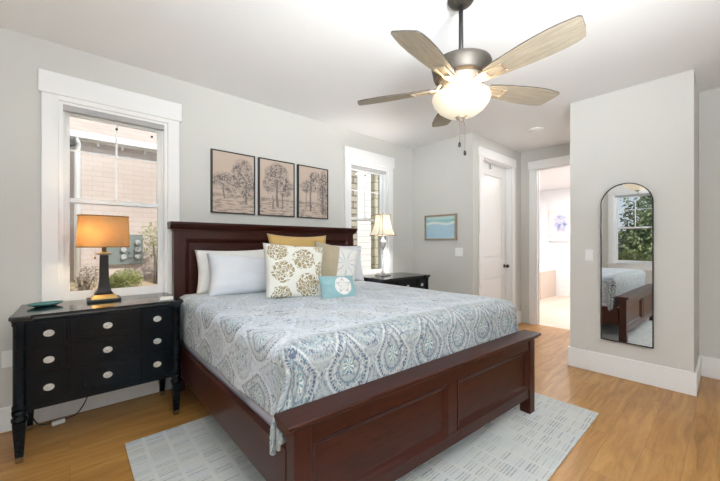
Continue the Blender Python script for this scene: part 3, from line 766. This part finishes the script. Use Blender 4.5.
def coral_mat():
    t = NT('gold_dahlia_print'); uv, u, v = uvsep(t)
    nz, nc = t.noise(uv, 9, 2); mask = None
    for cx, cy, r in ((.62, .69, .20), (.27, .45, .19), (.70, .21, .21), (.20, .83, .17), (.25, .04, .17), (1.0, .50, .17), (.93, .98, .14), (.52, 1.06, .12)):
        dx, dy = t.sub(u, cx), t.sub(v, cy)
        d = t.math('DIVIDE', t.math('SQRT', t.add(t.mul(dx, dx), t.mul(dy, dy))), r)
        d = t.add(d, t.mul(t.sub(nz, .5), .55))
        a = t.math('ARCTAN2', dy, dx)
        k = t.math('FLOOR', t.mul(d, 3.2))
        vo = t.vor(t.comb(t.mul(a, 2.4), t.mul(d, 4.2), cx*9), .85, 'DISTANCE_TO_EDGE', .9)
        pet = t.math('GREATER_THAN', t.add(vo.outputs[0], t.mul(t.sub(nz, .5), .25)), .085)
        inner = t.mul(pet, t.mul(t.less(d, .99), t.math('GREATER_THAN', d, .12))); outer = 0.0
        core = t.less(d, .09)
        mk = t.math('MAXIMUM', core, t.math('MAXIMUM', inner, outer))
        mask = mk if mask is None else t.math('MAXIMUM', mask, mk)
    col = t.mix(mask, (.78, .76, .70), t.mix(nz, (.27, .21, .11), (.42, .34, .19)))
    t.bsdf(col, .85, 0, mask, .2, .003, .15, .2); return t.m
def sand_dollar_mat():
    t = NT('sand_dollar_print'); uv, u, v = uvsep(t); nz, _ = t.noise(uv, 14, 2)
    dx, dy = t.mul(t.sub(u, .58), 1.55), t.sub(v, .53)
    d = t.math('SQRT', t.add(t.mul(dx, dx), t.mul(dy, dy))); a = t.math('ARCTAN2', dx, dy)
    disc = t.less(t.add(d, t.mul(t.sub(nz, .5), .03)), .37)
    pet = t.math('POWER', t.math('ABSOLUTE', t.math('COSINE', t.mul(a, 2.5))), .7)
    rim = t.smooth(t.math('ABSOLUTE', t.sub(d, t.mul(pet, .25))), .012, .03, 1, 0)
    slot = t.mul(t.smooth(t.math('ABSOLUTE', t.sub(d, .31)), .02, .035, 1, 0), t.math('GREATER_THAN', t.math('COSINE', t.mul(a, 5)), .93))
    col = t.mix(disc, t.mix(nz, (.25, .43, .46), (.31, .50, .52)), t.mix(t.math('MAXIMUM', rim, slot), (.78, .75, .72), (.42, .42, .40)))
    t.bsdf(col, .85, 0, disc, .25, .003, .15, .2); return t.m
def panel_mat():
    t = NT('shell_panel_print'); uv, u, v = uvsep(t); nz, _ = t.noise(uv, 6, 3)
    dx, dy = t.sub(u, .72), t.sub(v, .55); d = t.math('SQRT', t.add(t.mul(dx, dx), t.mul(dy, dy))); a = t.math('ARCTAN2', dy, dx)
    pan = t.math('GREATER_THAN', u, .55)
    ray_ = t.mul(t.smooth(t.math('SINE', t.add(t.mul(a, 9), t.mul(nz, 5))), .75, .95), t.smooth(d, .1, .4, 1, .2))
    w = t.n('ShaderNodeTexWave'); t.put(w.inputs[0], uv); w.inputs['Scale'].default_value = 30
    col = t.mix(pan, t.mix(w.outputs[1], (.42, .35, .24), (.52, .45, .33)), t.mix(t.mul(ray_, .8), (.78, .77, .74), (.42, .45, .46)))
    t.bsdf(col, .85, 0, ray_, .15, .003, .15, .2); return t.m
PZ = MZ+.022
pillow('sleeping_pillow', 'white sleeping pillow against the headboard, half hidden by the blue one', M['white_linen'], .64, .39, .15, (1.125, 2.99, PZ), -6, 11, 0, seed=1)
pillow('sleeping_pillow', 'pale blue sleeping pillow left of the gold patterned cushion', M['blue_linen'], .74, .40, .19, (1.20, 2.745, PZ-.004), -13, 25, 0, seed=5, sag=.09)
pillow('sleeping_pillow', 'pale blue sleeping pillow at the right end of the headboard', M['blue_linen'], .54, .44, .16, (2.34, 2.93, PZ), -14, 16, 3, seed=9)
pillow('euro_pillow', 'plain mustard yellow square pillow behind the patterned cushion', M['mustard'], .68, .55, .15, (1.79, 2.91, PZ), -6, 14, 1, seed=13, pinch=.10)
pillow('throw_pillow', 'cream cushion printed with olive gold flower heads', coral_mat(), .485, .465, .17, (1.345, 2.30, PZ-.007), -16, 20, 4, seed=17, pinch=.05, taper=.07)
pillow('throw_pillow', 'tan and white cushion with grey shell print behind the blue one', panel_mat(), .46, .44, .14, (1.90, 2.56, PZ+.026), -22, 24, 13, seed=21, pinch=.05)
pillow('lumbar_pillow', 'small aqua cushion with white sand dollar', sand_dollar_mat(), .32, .205, .10, (1.605, 2.05, PZ-.010), -8, 24, 2, seed=25, pinch=.04)

# ------------------------------------------------------------------ black dressers
def dresser(label, loc):
    """x 0..0.9 along the wall, y 0 (front) .. 0.52 (back)"""
    r = thing('dresser', label, 'dresser', loc, 0, 'matching black dressers'); L, Dp = .90, .52
    nb = M['navyblack']
    bm = B(); box(bm, .07, L-.07, .022, Dp-.02, .29, .825, .002, 1); box(bm, .03, .07, .075, Dp-.02, .30, .825, .002, 1); box(bm, L-.07, L-.03, .075, Dp-.02, .30, .825, .002, 1)
    obj('body', bm, nb, r)
    bm = B(); o_ = [(0, 0), (.095, 0), (.095, .018), (L-.095, .018), (L-.095, 0), (L, 0), (L, .095), (L-.012, .095), (L-.012, Dp), (.012, Dp), (.012, .095), (0, .095)]
    prism(bm, o_, .832, .855); 
    bmesh.ops.bevel(bm, geom=bm.edges[:], offset=.005, segments=2, profile=.6, affect='EDGES')
    prism(bm, [(x*.98+.009, y*.98+.008) for x, y in o_], .822, .832)
    obj('top', bm, M['blacktop'], r)
    for x in (.044, L-.044):
        bm = B(); nf = 48; prof = [(.30, .030), (.31, .036), (.33, .036), (.34, .031), (.79, .031), (.80, .036), (.815, .036), (.822, .030)]
        rings = [[bm.verts.new((x+rr*(1-.05*abs(math.sin(6*2*PI*i/nf)))*math.cos(2*PI*i/nf), .04+rr*(1-.05*abs(math.sin(6*2*PI*i/nf)))*math.sin(2*PI*i/nf), z)) for i in range(nf)] for z, rr in prof]
        for a, b in zip(rings, rings[1:]):
            for i in range(nf):
                f = bm.faces.new((a[i], a[(i+1) % nf], b[(i+1) % nf], b[i])); f.smooth = True
        bm.faces.new(rings[0][::-1]); bm.faces.new(rings[-1]); obj('corner_column', bm, nb, r)
    for x, y, fr in ((.042, .036, 1), (L-.042, .036, 1), (.055, Dp-.05, 0), (L-.055, Dp-.05, 0)):
        bm = B()
        lathe(bm, [(.030, .235), (.036, .245), (.036, .26), (.028, .268), (.034, .285), (.034, .302)], (x, y, 0), 20)
        frustum(bm, [(.017, .03), (.029, .235)], (x, y)); lg = obj('leg', bm, nb, r)
        bm = B(); frustum(bm, [(.014, 0.001), (.0185, .012), (.0185, .034)], (x, y)); obj('ferrule', bm, M['brass'], lg)
    cols = ((.085, .250), (.262, .638), (.650, .815)); rows = ((.660, .812), (.500, .652), (.328, .492))
    for cx0, cx1 in cols:
        for z0, z1 in rows:
            bm = B(); box(bm, cx0, cx1, .012, .03, z0+.004, z1-.004, .003, 1)
            m = .022 
            picture = [(cx0+m, z0+m), (cx1-m, z0+m), (cx1-m, z1-m), (cx0+m, z1-m)]
            for (xa, za), (xb, zb) in zip(picture, picture[1:]+picture[:1]):
                if abs(za-zb) < 1e-6: box(bm, min(xa, xb)-.003, max(xa, xb)+.003, .009, .0125, za-.003, za+.003, .001, 1)
                else: box(bm, xa-.003, xa+.003, .009, .0125, min(za, zb)-.003, max(za, zb)+.003, .001, 1)
            dr = obj('drawer', bm, nb, r)
            bm = B(); zc = (z0+z1)/2; kx = (cx0+cx1)/2
            lathe(bm, [(.022, 0), (.022, .003), (.019, .0055), (.0155, .005), (.0135, .0015), (.0085, .0015), (.0085, .011), (.0055, .013)], n=24, sx=1.14, sy=.92)
            obj('knob', bm, M['silver'], dr, loc=(kx, .012, zc), rot=(PI/2, 0, 0))
    return r
dr1 = dresser('long black dresser left of the bed under the orange lamp', (-.262, 2.715, 0))
dr2 = copy_tree(dr1); dr2.location = (2.72, 2.665, 0); dr2['label'] = 'black dresser right of the bed under the cream lamp'

# ------------------------------------------------------------------ lamps
def shade_mat(name, c, emit, es, weave=180, warm=None):
    t = NT(name); p = t.coord()
    n, _ = t.noise(t.mapping(p, (1, 1, 6)), weave*.35, 3); n2, _ = t.noise(t.mapping(p, (6, 6, 1)), weave*.35, 3)
    k = t.mul(t.add(n, n2), .5)
    col = t.mix(k, tuple(x*.75 for x in c), tuple(min(1, x*1.2) for x in c))
    d = t.n('ShaderNodeBsdfDiffuse'); t.put(d.inputs[0], col)
    tr = t.n('ShaderNodeBsdfTranslucent'); t.put(tr.inputs[0], col)
    mx = t.n('ShaderNodeMixShader'); mx.inputs[0].default_value = .5
    t.t.links.new(d.outputs[0], mx.inputs[1]); t.t.links.new(tr.outputs[0], mx.inputs[2])
    t.t.links.new(mx.outputs[0], t.out.inputs[0]); return t.m
la = thing('table_lamp', 'bronze table lamp with glowing orange burlap shade on left dresser', 'lamp', (.19, 3.085, .8555))
bm = B(); box(bm, -.098, .098, -.085, .085, 0, .018, .004, 2); obj('base', bm, M['bronze'].copy() if False else M['black'], la)
bm = B(); frustum(bm, [(.075, .018), (.075, .026), (.062, .040), (.05, .052)]); obj('base_step', bm, M['gold'], la)
bm = B(); frustum(bm, [(.058, .046), (.044, .066), (.034, .10), (.0285, .16), (.025, .335)]); 
bmesh.ops.bevel(bm, geom=bm.edges[:], offset=.003, segments=2, affect='EDGES'); obj('column', bm, plain('dark_bronze', (.018, .014, .012), .4, .2, 60, .3, .05, .3), la)
bm = B(); frustum(bm, [(.025, .335), (.045, .341), (.045, .35), (.02, .356), (.012, .36)]); obj('collar', bm, M['brass'], la)
bm = B(); lathe(bm, [(.013, .355), (.013, .40), (.018, .405), (.018, .45), (.01, .455)], n=16); obj('socket', bm, M['brass'], la)
bm = B()
for sg in (1, -1):
    pts = []
rings = []
prof = [(.157, .392), (.1575, .396), (.149, .622), (.1485, .626)]
lathe(bm, prof, n=72, sx=1.0, sy=.66, cap=False, power=3.2)
sh = obj('lamp_shade', bm, shade_mat('orange_burlap', (.58, .41, .225), None, 0), la)
md = sh.modifiers.new('thick', 'SOLIDIFY'); md.thickness = .002
tape = plain('brown_tape', (.20, .095, .03), .8, 0, 200, .1)
for z, hw in ((.396, .157), (.621, .1495)):
    bm = B(); pts = []
    for i in range(49):
        a = 2*PI*i/48; ca, sa = math.cos(a), math.sin(a); e = 2/3.2
        pts.append((hw*1.006*math.copysign(abs(ca)**e, ca), hw*.664*math.copysign(abs(sa)**e, sa), z))
    tube(bm, pts, .0028, 6)
    obj('shade_trim', bm, tape, sh)
bm = B(); tube(bm, [(-.015, 0, .435), (-.05, 0, .43), (-.052, 0, .325)], .0014, 6); lathe(bm, [(.002, 0), (.007, .004), (.007, .014), (.002, .022)], (-.052, 0, .307), 10)
obj('pull_chain', bm, M['brass'], la)
bm = B(); tube(bm, [(-.142, 0, .61), (0, 0, .605), (.142, 0, .61)], .002, 6); tube(bm, [(0, 0, .45), (0, 0, .605)], .0025, 6); obj('harp', bm, M['brass'], la)
pl = light('lamp_bulb', 'POINT', (-.06, -.02, .50), 6.0, (1, .76, .45), radius=.03); pl.parent = la

lb = thing('table_lamp', 'slender silver table lamp with cream bell shade on right dresser', 'lamp', (3.07, 3.02, .8555))
bm = B(); box(bm, -.075, .075, -.075, .075, 0, .014, .004, 2); box(bm, -.06, .06, -.06, .06, .014, .028, .004, 2); obj('base', bm, M['chrome'], lb)
bm = B(); lathe(bm, [(.030, .028), (.022, .04), (.011, .06), (.010, .30), (.014, .33), (.012, .345)], n=20); obj('stem', bm, M['chrome'], lb)
bm = B(); lathe(bm, [(.012, .345), (.03, .38), (.042, .42), (.046, .445), (.03, .458), (.014, .462), (.014, .49), (.008, .50)], n=24); obj('urn', bm, M['silver'], lb)
def bell(n=8):
    rows = []
    for k in range(9):
        q = k/8; hw = .138-.058*q-.016*math.sin(PI*q); z = .525+.27*q
        rows.append((hw, z))
    return rows
bm = B(); rows = bell(); rings = []
for hw, z in rows:
    c = hw*.28; ring = [(-hw+c, -hw), (hw-c, -hw), (hw, -hw+c), (hw, hw-c), (hw-c, hw), (-hw+c, hw), (-hw, hw-c), (-hw, -hw+c)]
    rings.append([bm.verts.new((x, y, z)) for x, y in ring])
for a, b in zip(rings, rings[1:]):
    for i in range(8): bm.faces.new((a[i], a[(i+1) % 8], b[(i+1) % 8], b[i]))
sb_ = obj('lamp_shade', bm, shade_mat('cream_silk', (.88, .84, .76), None, 0, 60), lb, rot=(0, 0, R(-10)))
md = sb_.modifiers.new('thick', 'SOLIDIFY'); md.thickness = .002
bm = B()
for i in range(8):
    pts = []
    for hw, z in rows:
        c = hw*.28; ring = [(-hw+c, -hw), (hw-c, -hw), (hw, -hw+c), (hw, hw-c), (hw-c, hw), (-hw+c, hw), (-hw, hw-c), (-hw, -hw+c)]
        pts.append((ring[i][0]*1.004, ring[i][1]*1.004, z))
    tube(bm, pts, .0028, 5)
for hw, z in (rows[0], rows[-1]):
    c = hw*.28; ring = [(-hw+c, -hw), (hw-c, -hw), (hw, -hw+c), (hw, hw-c), (hw-c, hw), (-hw+c, hw), (-hw, hw-c), (-hw, -hw+c), (-hw+c, -hw)]
    tube(bm, [(x*1.004, y*1.004, z) for x, y in ring], .004, 5)
obj('piping', bm, plain('brown_piping', (.24, .15, .09), .8, 0, 200, .1), sb_)
bm = B(); tube(bm, [(-.076, 0, .785), (0, 0, .78), (.076, 0, .785)], .002, 6); tube(bm, [(0, 0, .5), (0, 0, .81)], .0025, 6); lathe(bm, [(.004, .80), (.009, .815), (.003, .83)], n=12); obj('harp', bm, M['brass'], lb)
pl = light('lamp_bulb', 'POINT', (.03, -.03, .66), 36, (1, .93, .85), radius=.05); pl.parent = lb

# small things on and under the left dresser
bm = B(); prof = [(.02, 0), (.055, .002), (.085, .014), (.092, .024), (.088, .024), (.08, .017), (.05, .007), (.001, .006)]
lathe(bm, prof, n=40, sx=1.0, sy=.62)
o = obj('trinket_dish', bm, M['dish'], loc=(-.122, 3.055, .8555), rot=(0, 0, R(12))); tag(o, 'oval teal glazed dish on the left end of the dresser', 'dish')
bm = B(); prism(bm, [(0, 0), (.085, 0), (.085, .13), (0, .13)], 0, .008); bmesh.ops.bevel(bm, geom=bm.edges[:], offset=.002, segments=2, affect='EDGES')
o = obj('notepad', bm, M['paper'], loc=(.50, 2.80, .8555), rot=(0, 0, R(-12))); tag(o, 'small white notepad at the right end of the left dresser', 'notepad')
bm = B(); box(bm, -.035, .035, -.007, 0, -.057, .057, .003, 2); o = thing('wall_outlet', 'white wall outlet partly behind the left dresser', 'outlet', (-.31, YA, .49))
obj('plate', bm, M['plate'], o); bm = B()
for z in (-.022, .022): box(bm, -.016, .016, -.010, -.004, z-.014, z+.014, .003, 2)
obj('receptacle', bm, M['plate'], o)
bm = B(); pts = [(-.20, 3.12, .31), (-.195, 3.13, .18), (-.17, 3.15, .06), (-.13, 3.17, .012), (-.09, 3.18, .012)]
def smoothpts(p, n=5):
    p = [Vector(q) for q in p]; out = []
    for i in range(len(p)-1):
        a, b, c, d = p[max(i-1, 0)], p[i], p[i+1], p[min(i+2, len(p)-1)]
        for k in range(n):
            s_ = k/n; out.append(.5*((2*b)+(c-a)*s_+(2*a-5*b+4*c-d)*s_*s_+(3*b-a-3*c+d)*s_**3))
    return out+[p[-1]]
pts = [(-.20, 3.15, .288), (-.205, 3.16, .16), (-.18, 3.18, .05), (-.14, 3.19, .008), (-.08, 3.19, .010), (-.02, 3.19, .010), (.04, 3.18, .03), (.09, 3.16, .12), (.115, 3.13, .24), (.12, 3.10, .288)]
tube(bm, smoothpts(pts), .004, 8); o = obj('power_cord', bm, M['cord']); tag(o, 'black power cord hanging below the left dresser', 'cord')
bm = B(); box(bm, -.035, .035, -.014, .014, .0005, .028, .006, 2); o = obj('cord_switch', bm, M['plate'], loc=(-.06, 3.15, 0), rot=(0, 0, R(12))); tag(o, 'small white inline switch on the floor under the left dresser', 'switch')

# ------------------------------------------------------------------ pictures
def etching(seed, kind):
    t = NT('sepia_tree_etching'); p = t.coord(); x, y, z = t.sep(p)
    base_n, _ = t.noise(p, 3, 3)
    paper = t.mix(base_n, (.50, .40, .33), (.60, .49, .41))
    off = t.mapping(p, (1, 1, 1), (seed*1.7, 0, seed*.9))
    n1, _ = t.noise(off, 11, 5, .65, .6); n2, _ = t.noise(off, 38, 4, .7, 1.0); n3, _ = t.noise(t.mapping(off, (1, 1, 5)), 12, 4)
    def ell(cx, cz, rx, rz):
        a, b = t.math('DIVIDE', t.sub(x, cx), rx), t.math('DIVIDE', t.sub(z, cz), rz)
        return t.smooth(t.add(t.math('SQRT', t.add(t.mul(a, a), t.mul(b, b))), t.mul(t.sub(n1, .5), 1.1)), .7, 1.05, 1, 0)
    def trunk(cx, z0, z1, w):
        a = t.math('ABSOLUTE', t.sub(t.add(x, t.mul(t.sub(n1, .5), .05)), cx))
        return t.mul(t.smooth(a, w*.6, w, 1, 0), t.mul(t.math('GREATER_THAN', z, z0), t.less(z, z1)))
    fol = None
    spec = {0: [(.09, .43, .12, .13), (-.08, .31, .15, .10), (.14, .27, .12, .13), (-.02, .26, .1, .07)],
            1: [(0, .42, .15, .16), (-.08, .33, .1, .1), (.09, .32, .11, .12), (0, .5, .12, .08)],
            2: [(.14, .36, .10, .24), (-.06, .36, .13, .08), (.03, .48, .09, .08), (.16, .18, .09, .15)]}[kind]
    for e in spec:
        f = ell(*e); fol = f if fol is None else t.math('MAXIMUM', fol, f)
    strokes = t.smooth(n2, .44, .58); ink = t.mul(fol, t.add(t.mul(strokes, .75), .18))
    tr = {0: [(.12, .1, .3, .012), (-.1, .14, .28, .008)], 1: [(0, .1, .4, .016), (-.05, .08, .22, .01), (.06, .08, .25, .01)], 2: [(-.04, .08, .45, .012), (.13, .05, .4, .016), (-.1, .1, .35, .006)]}[kind]
    for q in tr: ink = t.math('MAXIMUM', ink, t.mul(trunk(*q), .8))
    gr = t.mul(t.smooth(z, .17, .21, 1, 0), t.mul(t.smooth(n3, .48, .6), .55)); hor = t.mul(t.smooth(t.math('ABSOLUTE', t.sub(z, .175)), .008, .02, 1, 0), t.mul(t.smooth(n2, .4, .6), .7))
    ink = t.math('MAXIMUM', ink, t.math('MAXIMUM', gr, hor))
    t.bsdf(t.mix(ink, paper, (.13, .115, .12)), .7, spec=.2); return t.m
lbl = ['left sepia tree print in thin black frame above the headboard', 'middle sepia print of a broad tree above the headboard', 'right sepia print with dark trees above the headboard']
for i, (x0, x1) in enumerate(((.998, 1.425), (1.467, 1.886), (1.931, 2.348))):
    w = x1-x0; r = thing('framed_print', lbl[i], 'picture', ((x0+x1)/2, YA-.035, 1.568), 0, 'sepia tree prints above the bed')
    bm = B(); picture_frame(bm, w, .602, .011, .034); obj('frame', bm, M['black_frame'], r)
    bm = B(); box(bm, -w/2+.011, w/2-.011, .006, .03, .011, .591); obj('print', bm, etching(i+1, i), r)
t_ = NT('sea_painting'); p = t_.coord(); x, y, z = t_.sep(p); n1, _ = t_.noise(t_.mapping(p, (1, 3, 8)), 4, 4); n2, _ = t_.noise(p, 12, 4)
wav = t_.add(z, t_.mul(t_.math('SINE', t_.mul(y, 15)), .012))
sea = t_.mix(n1, (.36, .55, .68), (.48, .66, .76)); sky_ = t_.mix(n2, (.18, .48, .48), (.42, .66, .66))
col = t_.mix(t_.smooth(t_.add(wav, t_.mul(n1, .03)), .232, .25), sea, (.76, .82, .80)); col = t_.mix(t_.smooth(t_.add(wav, t_.mul(n2, .03)), .262, .29), col, sky_)
col = t_.mix(t_.smooth(z, .29, .30), col, (.50, .66, .66))
t_.bsdf(col, .4, spec=.4)
r = thing('framed_seascape', 'small blue wave seascape in a light wood frame above the switch', 'picture', (XB-.028, 2.748, 1.318), R(-90))
bm = B(); picture_frame(bm, .535, .365, .026, .027); obj('frame', bm, M['pictwood'], r)
bm = B(); box(bm, -.242, .242, .010, .024, .026, .339); so = obj('painting', bm, t_.m, r)
# painting's material reads local y; the mesh is laid along x, so give it its own axes
so.data.transform(Matrix.Rotation(R(90), 4, 'Z')); so.rotation_euler = (0, 0, R(-90))

def switch_plate(label, loc, rotz, n):
    r = thing('light_switch', label, 'light switch', loc, rotz); w = .035+.023*(n-1)
    bm = B(); box(bm, -w, w, -.006, 0, -.057, .057, .003, 2); obj('plate', bm, M['plate'], r)
    for k in range(n):
        x = (k-(n-1)/2)*.046; bm = B(); box(bm, x-.012, x+.012, -.010, -.004, -.03, .03, .003, 2); obj('rocker', bm, M['plate'], r)
switch_plate('white double light switch below the seascape picture', (XB, 2.455, 1.157), R(-90), 2)
switch_plate('white light switch left of the arched mirror', (XC, .945, 1.157), R(-90), 1)

# arched mirror
mw, mz0, mz1 = .392, .341, 1.842; mr = mw/2
r = thing('arched_mirror', 'tall arched wall mirror with thin black frame', 'mirror', (XC-.033, .651, mz0), R(-90-2.5))
mh = mz1-mz0
def arch(o): 
    pts = [(-mr+o, o), (mr-o, o)]
    for i in range(33):
        a = PI*i/32; pts.append(((mr-o)*math.cos(a), mh-mr+(mr-o)*math.sin(a)))
    return pts
bm = B(); A, I = arch(0), arch(.008); fo = [[bm.verts.new((x, y, z)) for x, z in q] for q, y in ((A, 0), (I, 0), (I, .025), (A, .025))]; n = len(A)
for k in range(4):
    a, b = fo[k], fo[(k+1) % 4]
    for i in range(n): bm.faces.new((a[i], a[(i+1) % n], b[(i+1) % n], b[i]))
obj('frame', bm, M['black_frame'], r)
bm = B(); a = [bm.verts.new((x, .006, z)) for x, z in arch(.0075)]; b = [bm.verts.new((x, .02, z)) for x, z in arch(.0075)]
bm.faces.new(a); bm.faces.new(b[::-1])
for i in range(n): bm.faces.new((a[i], b[i], b[(i+1) % n], a[(i+1) % n]))
obj('mirror_glass', bm, M['mirror'], r)

# smoke detector
sd = thing('recessed_light', 'flat round white ceiling fixture in the alcove', 'ceiling light', (4.48, 1.66, H-.02))
bm = B(); lathe(bm, [(.055, 0), (.085, .004), (.09, .012), (.09, .02)], n=32); obj('trim_ring', bm, M['plate'], sd)
bm = B(); lathe(bm, [(.05, -.004), (.054, .002)], n=32); obj('lens', bm, M['plate'], sd)
pl = light('recessed_bulb', 'AREA', (0, 0, -.006), 5, (1, .95, .88), (0, 0, 0), .09, .09); pl.parent = sd

# ------------------------------------------------------------------ ceiling fan
FX, FY = 1.751, 1.068
fan = thing('ceiling_fan', 'five blade bronze ceiling fan with frosted light bowl', 'ceiling fan', (FX, FY, H))
bm = B(); lathe(bm, [(.022, -.044), (.045, -.040), (.066, -.028), (.078, -.010), (.078, 0)], n=36); obj('canopy', bm, M['bronze'], fan)
bm = B(); lathe(bm, [(.0135, -.40), (.0135, -.035)], n=20); obj('downrod', bm, M['black'], fan)
bm = B(); lathe(bm, [(.10, -.487), (.148, -.485), (.158, -.474), (.170, -.42), (.174, -.405), (.170, -.395), (.155, -.388), (.07, -.384), (.03, -.382), (.025, -.37)], n=48); obj('motor_housing', bm, M['bronze'], fan)
bm = B(); lathe(bm, [(.06, -.572), (.085, -.566), (.092, -.556), (.09, -.545), (.105, -.54), (.112, -.525), (.108, -.512), (.118, -.50), (.13, -.486), (.05, -.486)], n=48); obj('light_collar', bm, M['bronze_lt'], fan)
wood_t = NT('weathered_blade'); q = wood_t.mapping(wood_t.coord(), (1.5, 22, 1)); v, _ = wood_t.noise(q, 4, 6, .65, .6); v2, _ = wood_t.noise(q, 22, 3)
k = wood_t.add(wood_t.mul(v, .7), wood_t.mul(v2, .3)); wood_t.bsdf(wood_t.ramp(k, [(.3, (.20, .17, .13)), (.5, (.29, .25, .19)), (.7, (.39, .345, .27))]), .5, 0, k, .1, .002)
M['blade'] = wood_t.m
def blade_mesh():
    bm = B(); st = [(.18, .046), (.24, .056), (.32, .066), (.40, .074), (.48, .079), (.55, .079), (.60, .074)]
    top = [(x, w) for x, w in st]; out = [(x, w) for x, w in st]+[(.628, .068), (.640, .060), (.660, .01), (.672, -.046), (.671, -.056), (.662, -.064)]+[(x, -w) for x, w in reversed(st)]
    prism(bm, out, -.0035, .0035)
    return bm
bme = blade_mesh()
rim = plain('dark_blade_edge', (.05, .042, .035), .5)
proto = None
BZ = -.525
for k in range(5):
    an = R(45.5+72*k)
    if proto is None:
        bl = obj('blade', bme, M['blade'], fan); bl.data.materials.append(rim)
        for p in bl.data.polygons:
            if abs(p.normal.z) < .5: p.material_index = 1
        bm = B()
        box(bm, .165, .30, -.034, -.022, -.012, -.004, .002, 1); box(bm, .165, .30, .022, .034, -.012, -.004, .002, 1); box(bm, .285, .30, -.034, .034, -.0125, -.0045, .002, 1)
        prism(bm, [(.10, -.02), (.17, -.036), (.185, -.036), (.185, .036), (.17, .036), (.085, .02)], -.012, -.004)
        for y in (-.028, .028): lathe(bm, [(.006, -.016), (.006, -.004)], (.28, y, 0), 10)
        tube(bm, [(.085, 0, .035), (.115, 0, .03), (.135, 0, .008), (.155, 0, -.006)], .014, 8)
        br = obj('blade_bracket', bm, M['bronze_lt'], bl); proto = bl
    else: bl = copy_tree(proto, fan)
    bl.location = (0, 0, BZ); bl.rotation_euler = Matrix.Rotation(an, 3, 'Z').to_euler() if False else (Matrix.Rotation(an, 3, 'Z') @ Matrix.Rotation(R(-13), 3, 'X')).to_euler()
bt = NT('frosted_bowl'); n, _ = bt.noise(bt.coord(), 7, 3)
lw = bt.n('ShaderNodeLayerWeight'); lw.inputs[0].default_value = .5
bt.bsdf((.42, .38, .31), .3, emit=bt.mix(n, (1, .83, .58), (1, .88, .67)), emit_s=.66, spec=.4)
bm = B(); prof = [(.012, -.709), (.05, -.705), (.095, -.690), (.132, -.664), (.158, -.628), (.168, -.600), (.166, -.584), (.158, -.576)]
lathe(bm, prof, n=56, cap=False); bw = obj('light_bowl', bm, bt.m, fan)
md = bw.modifiers.new('glass', 'SOLIDIFY'); md.thickness = .004; md.offset = -1
bm = B(); lathe(bm, [(.004, -.735), (.012, -.728), (.014, -.722), (.03, -.716), (.034, -.708), (.02, -.702)], n=24); obj('finial', bm, M['bronze_lt'], fan)
bm = B(); tube(bm, [(0, 0, -.56), (0, 0, -.71)], .006, 8); obj('light_stem', bm, M['brass'], fan)
for dx, dy, z in ((-.004, .008, -.855), (.020, -.014, -.905)):
    bm = B(); tube(bm, [(dx*.5, dy*.5, -.712), (dx, dy, -.76), (dx, dy, z)], .0013, 6); pc = obj('pull_chain', bm, M['brass'], fan)
    bm = B(); lathe(bm, [(.002, .03), (.007, .024), (.0085, .008), (.006, 0), (.002, -.002)][::-1], (dx, dy, z-.03), 12); obj('chain_pull', bm, M['black'], pc)
for a in (40, 160, 280):
    pl = light('fan_bulb', 'POINT', (.075*math.cos(R(a)), .075*math.sin(R(a)), -.585), 4.5, (1, .74, .44), radius=.025); pl.parent = fan
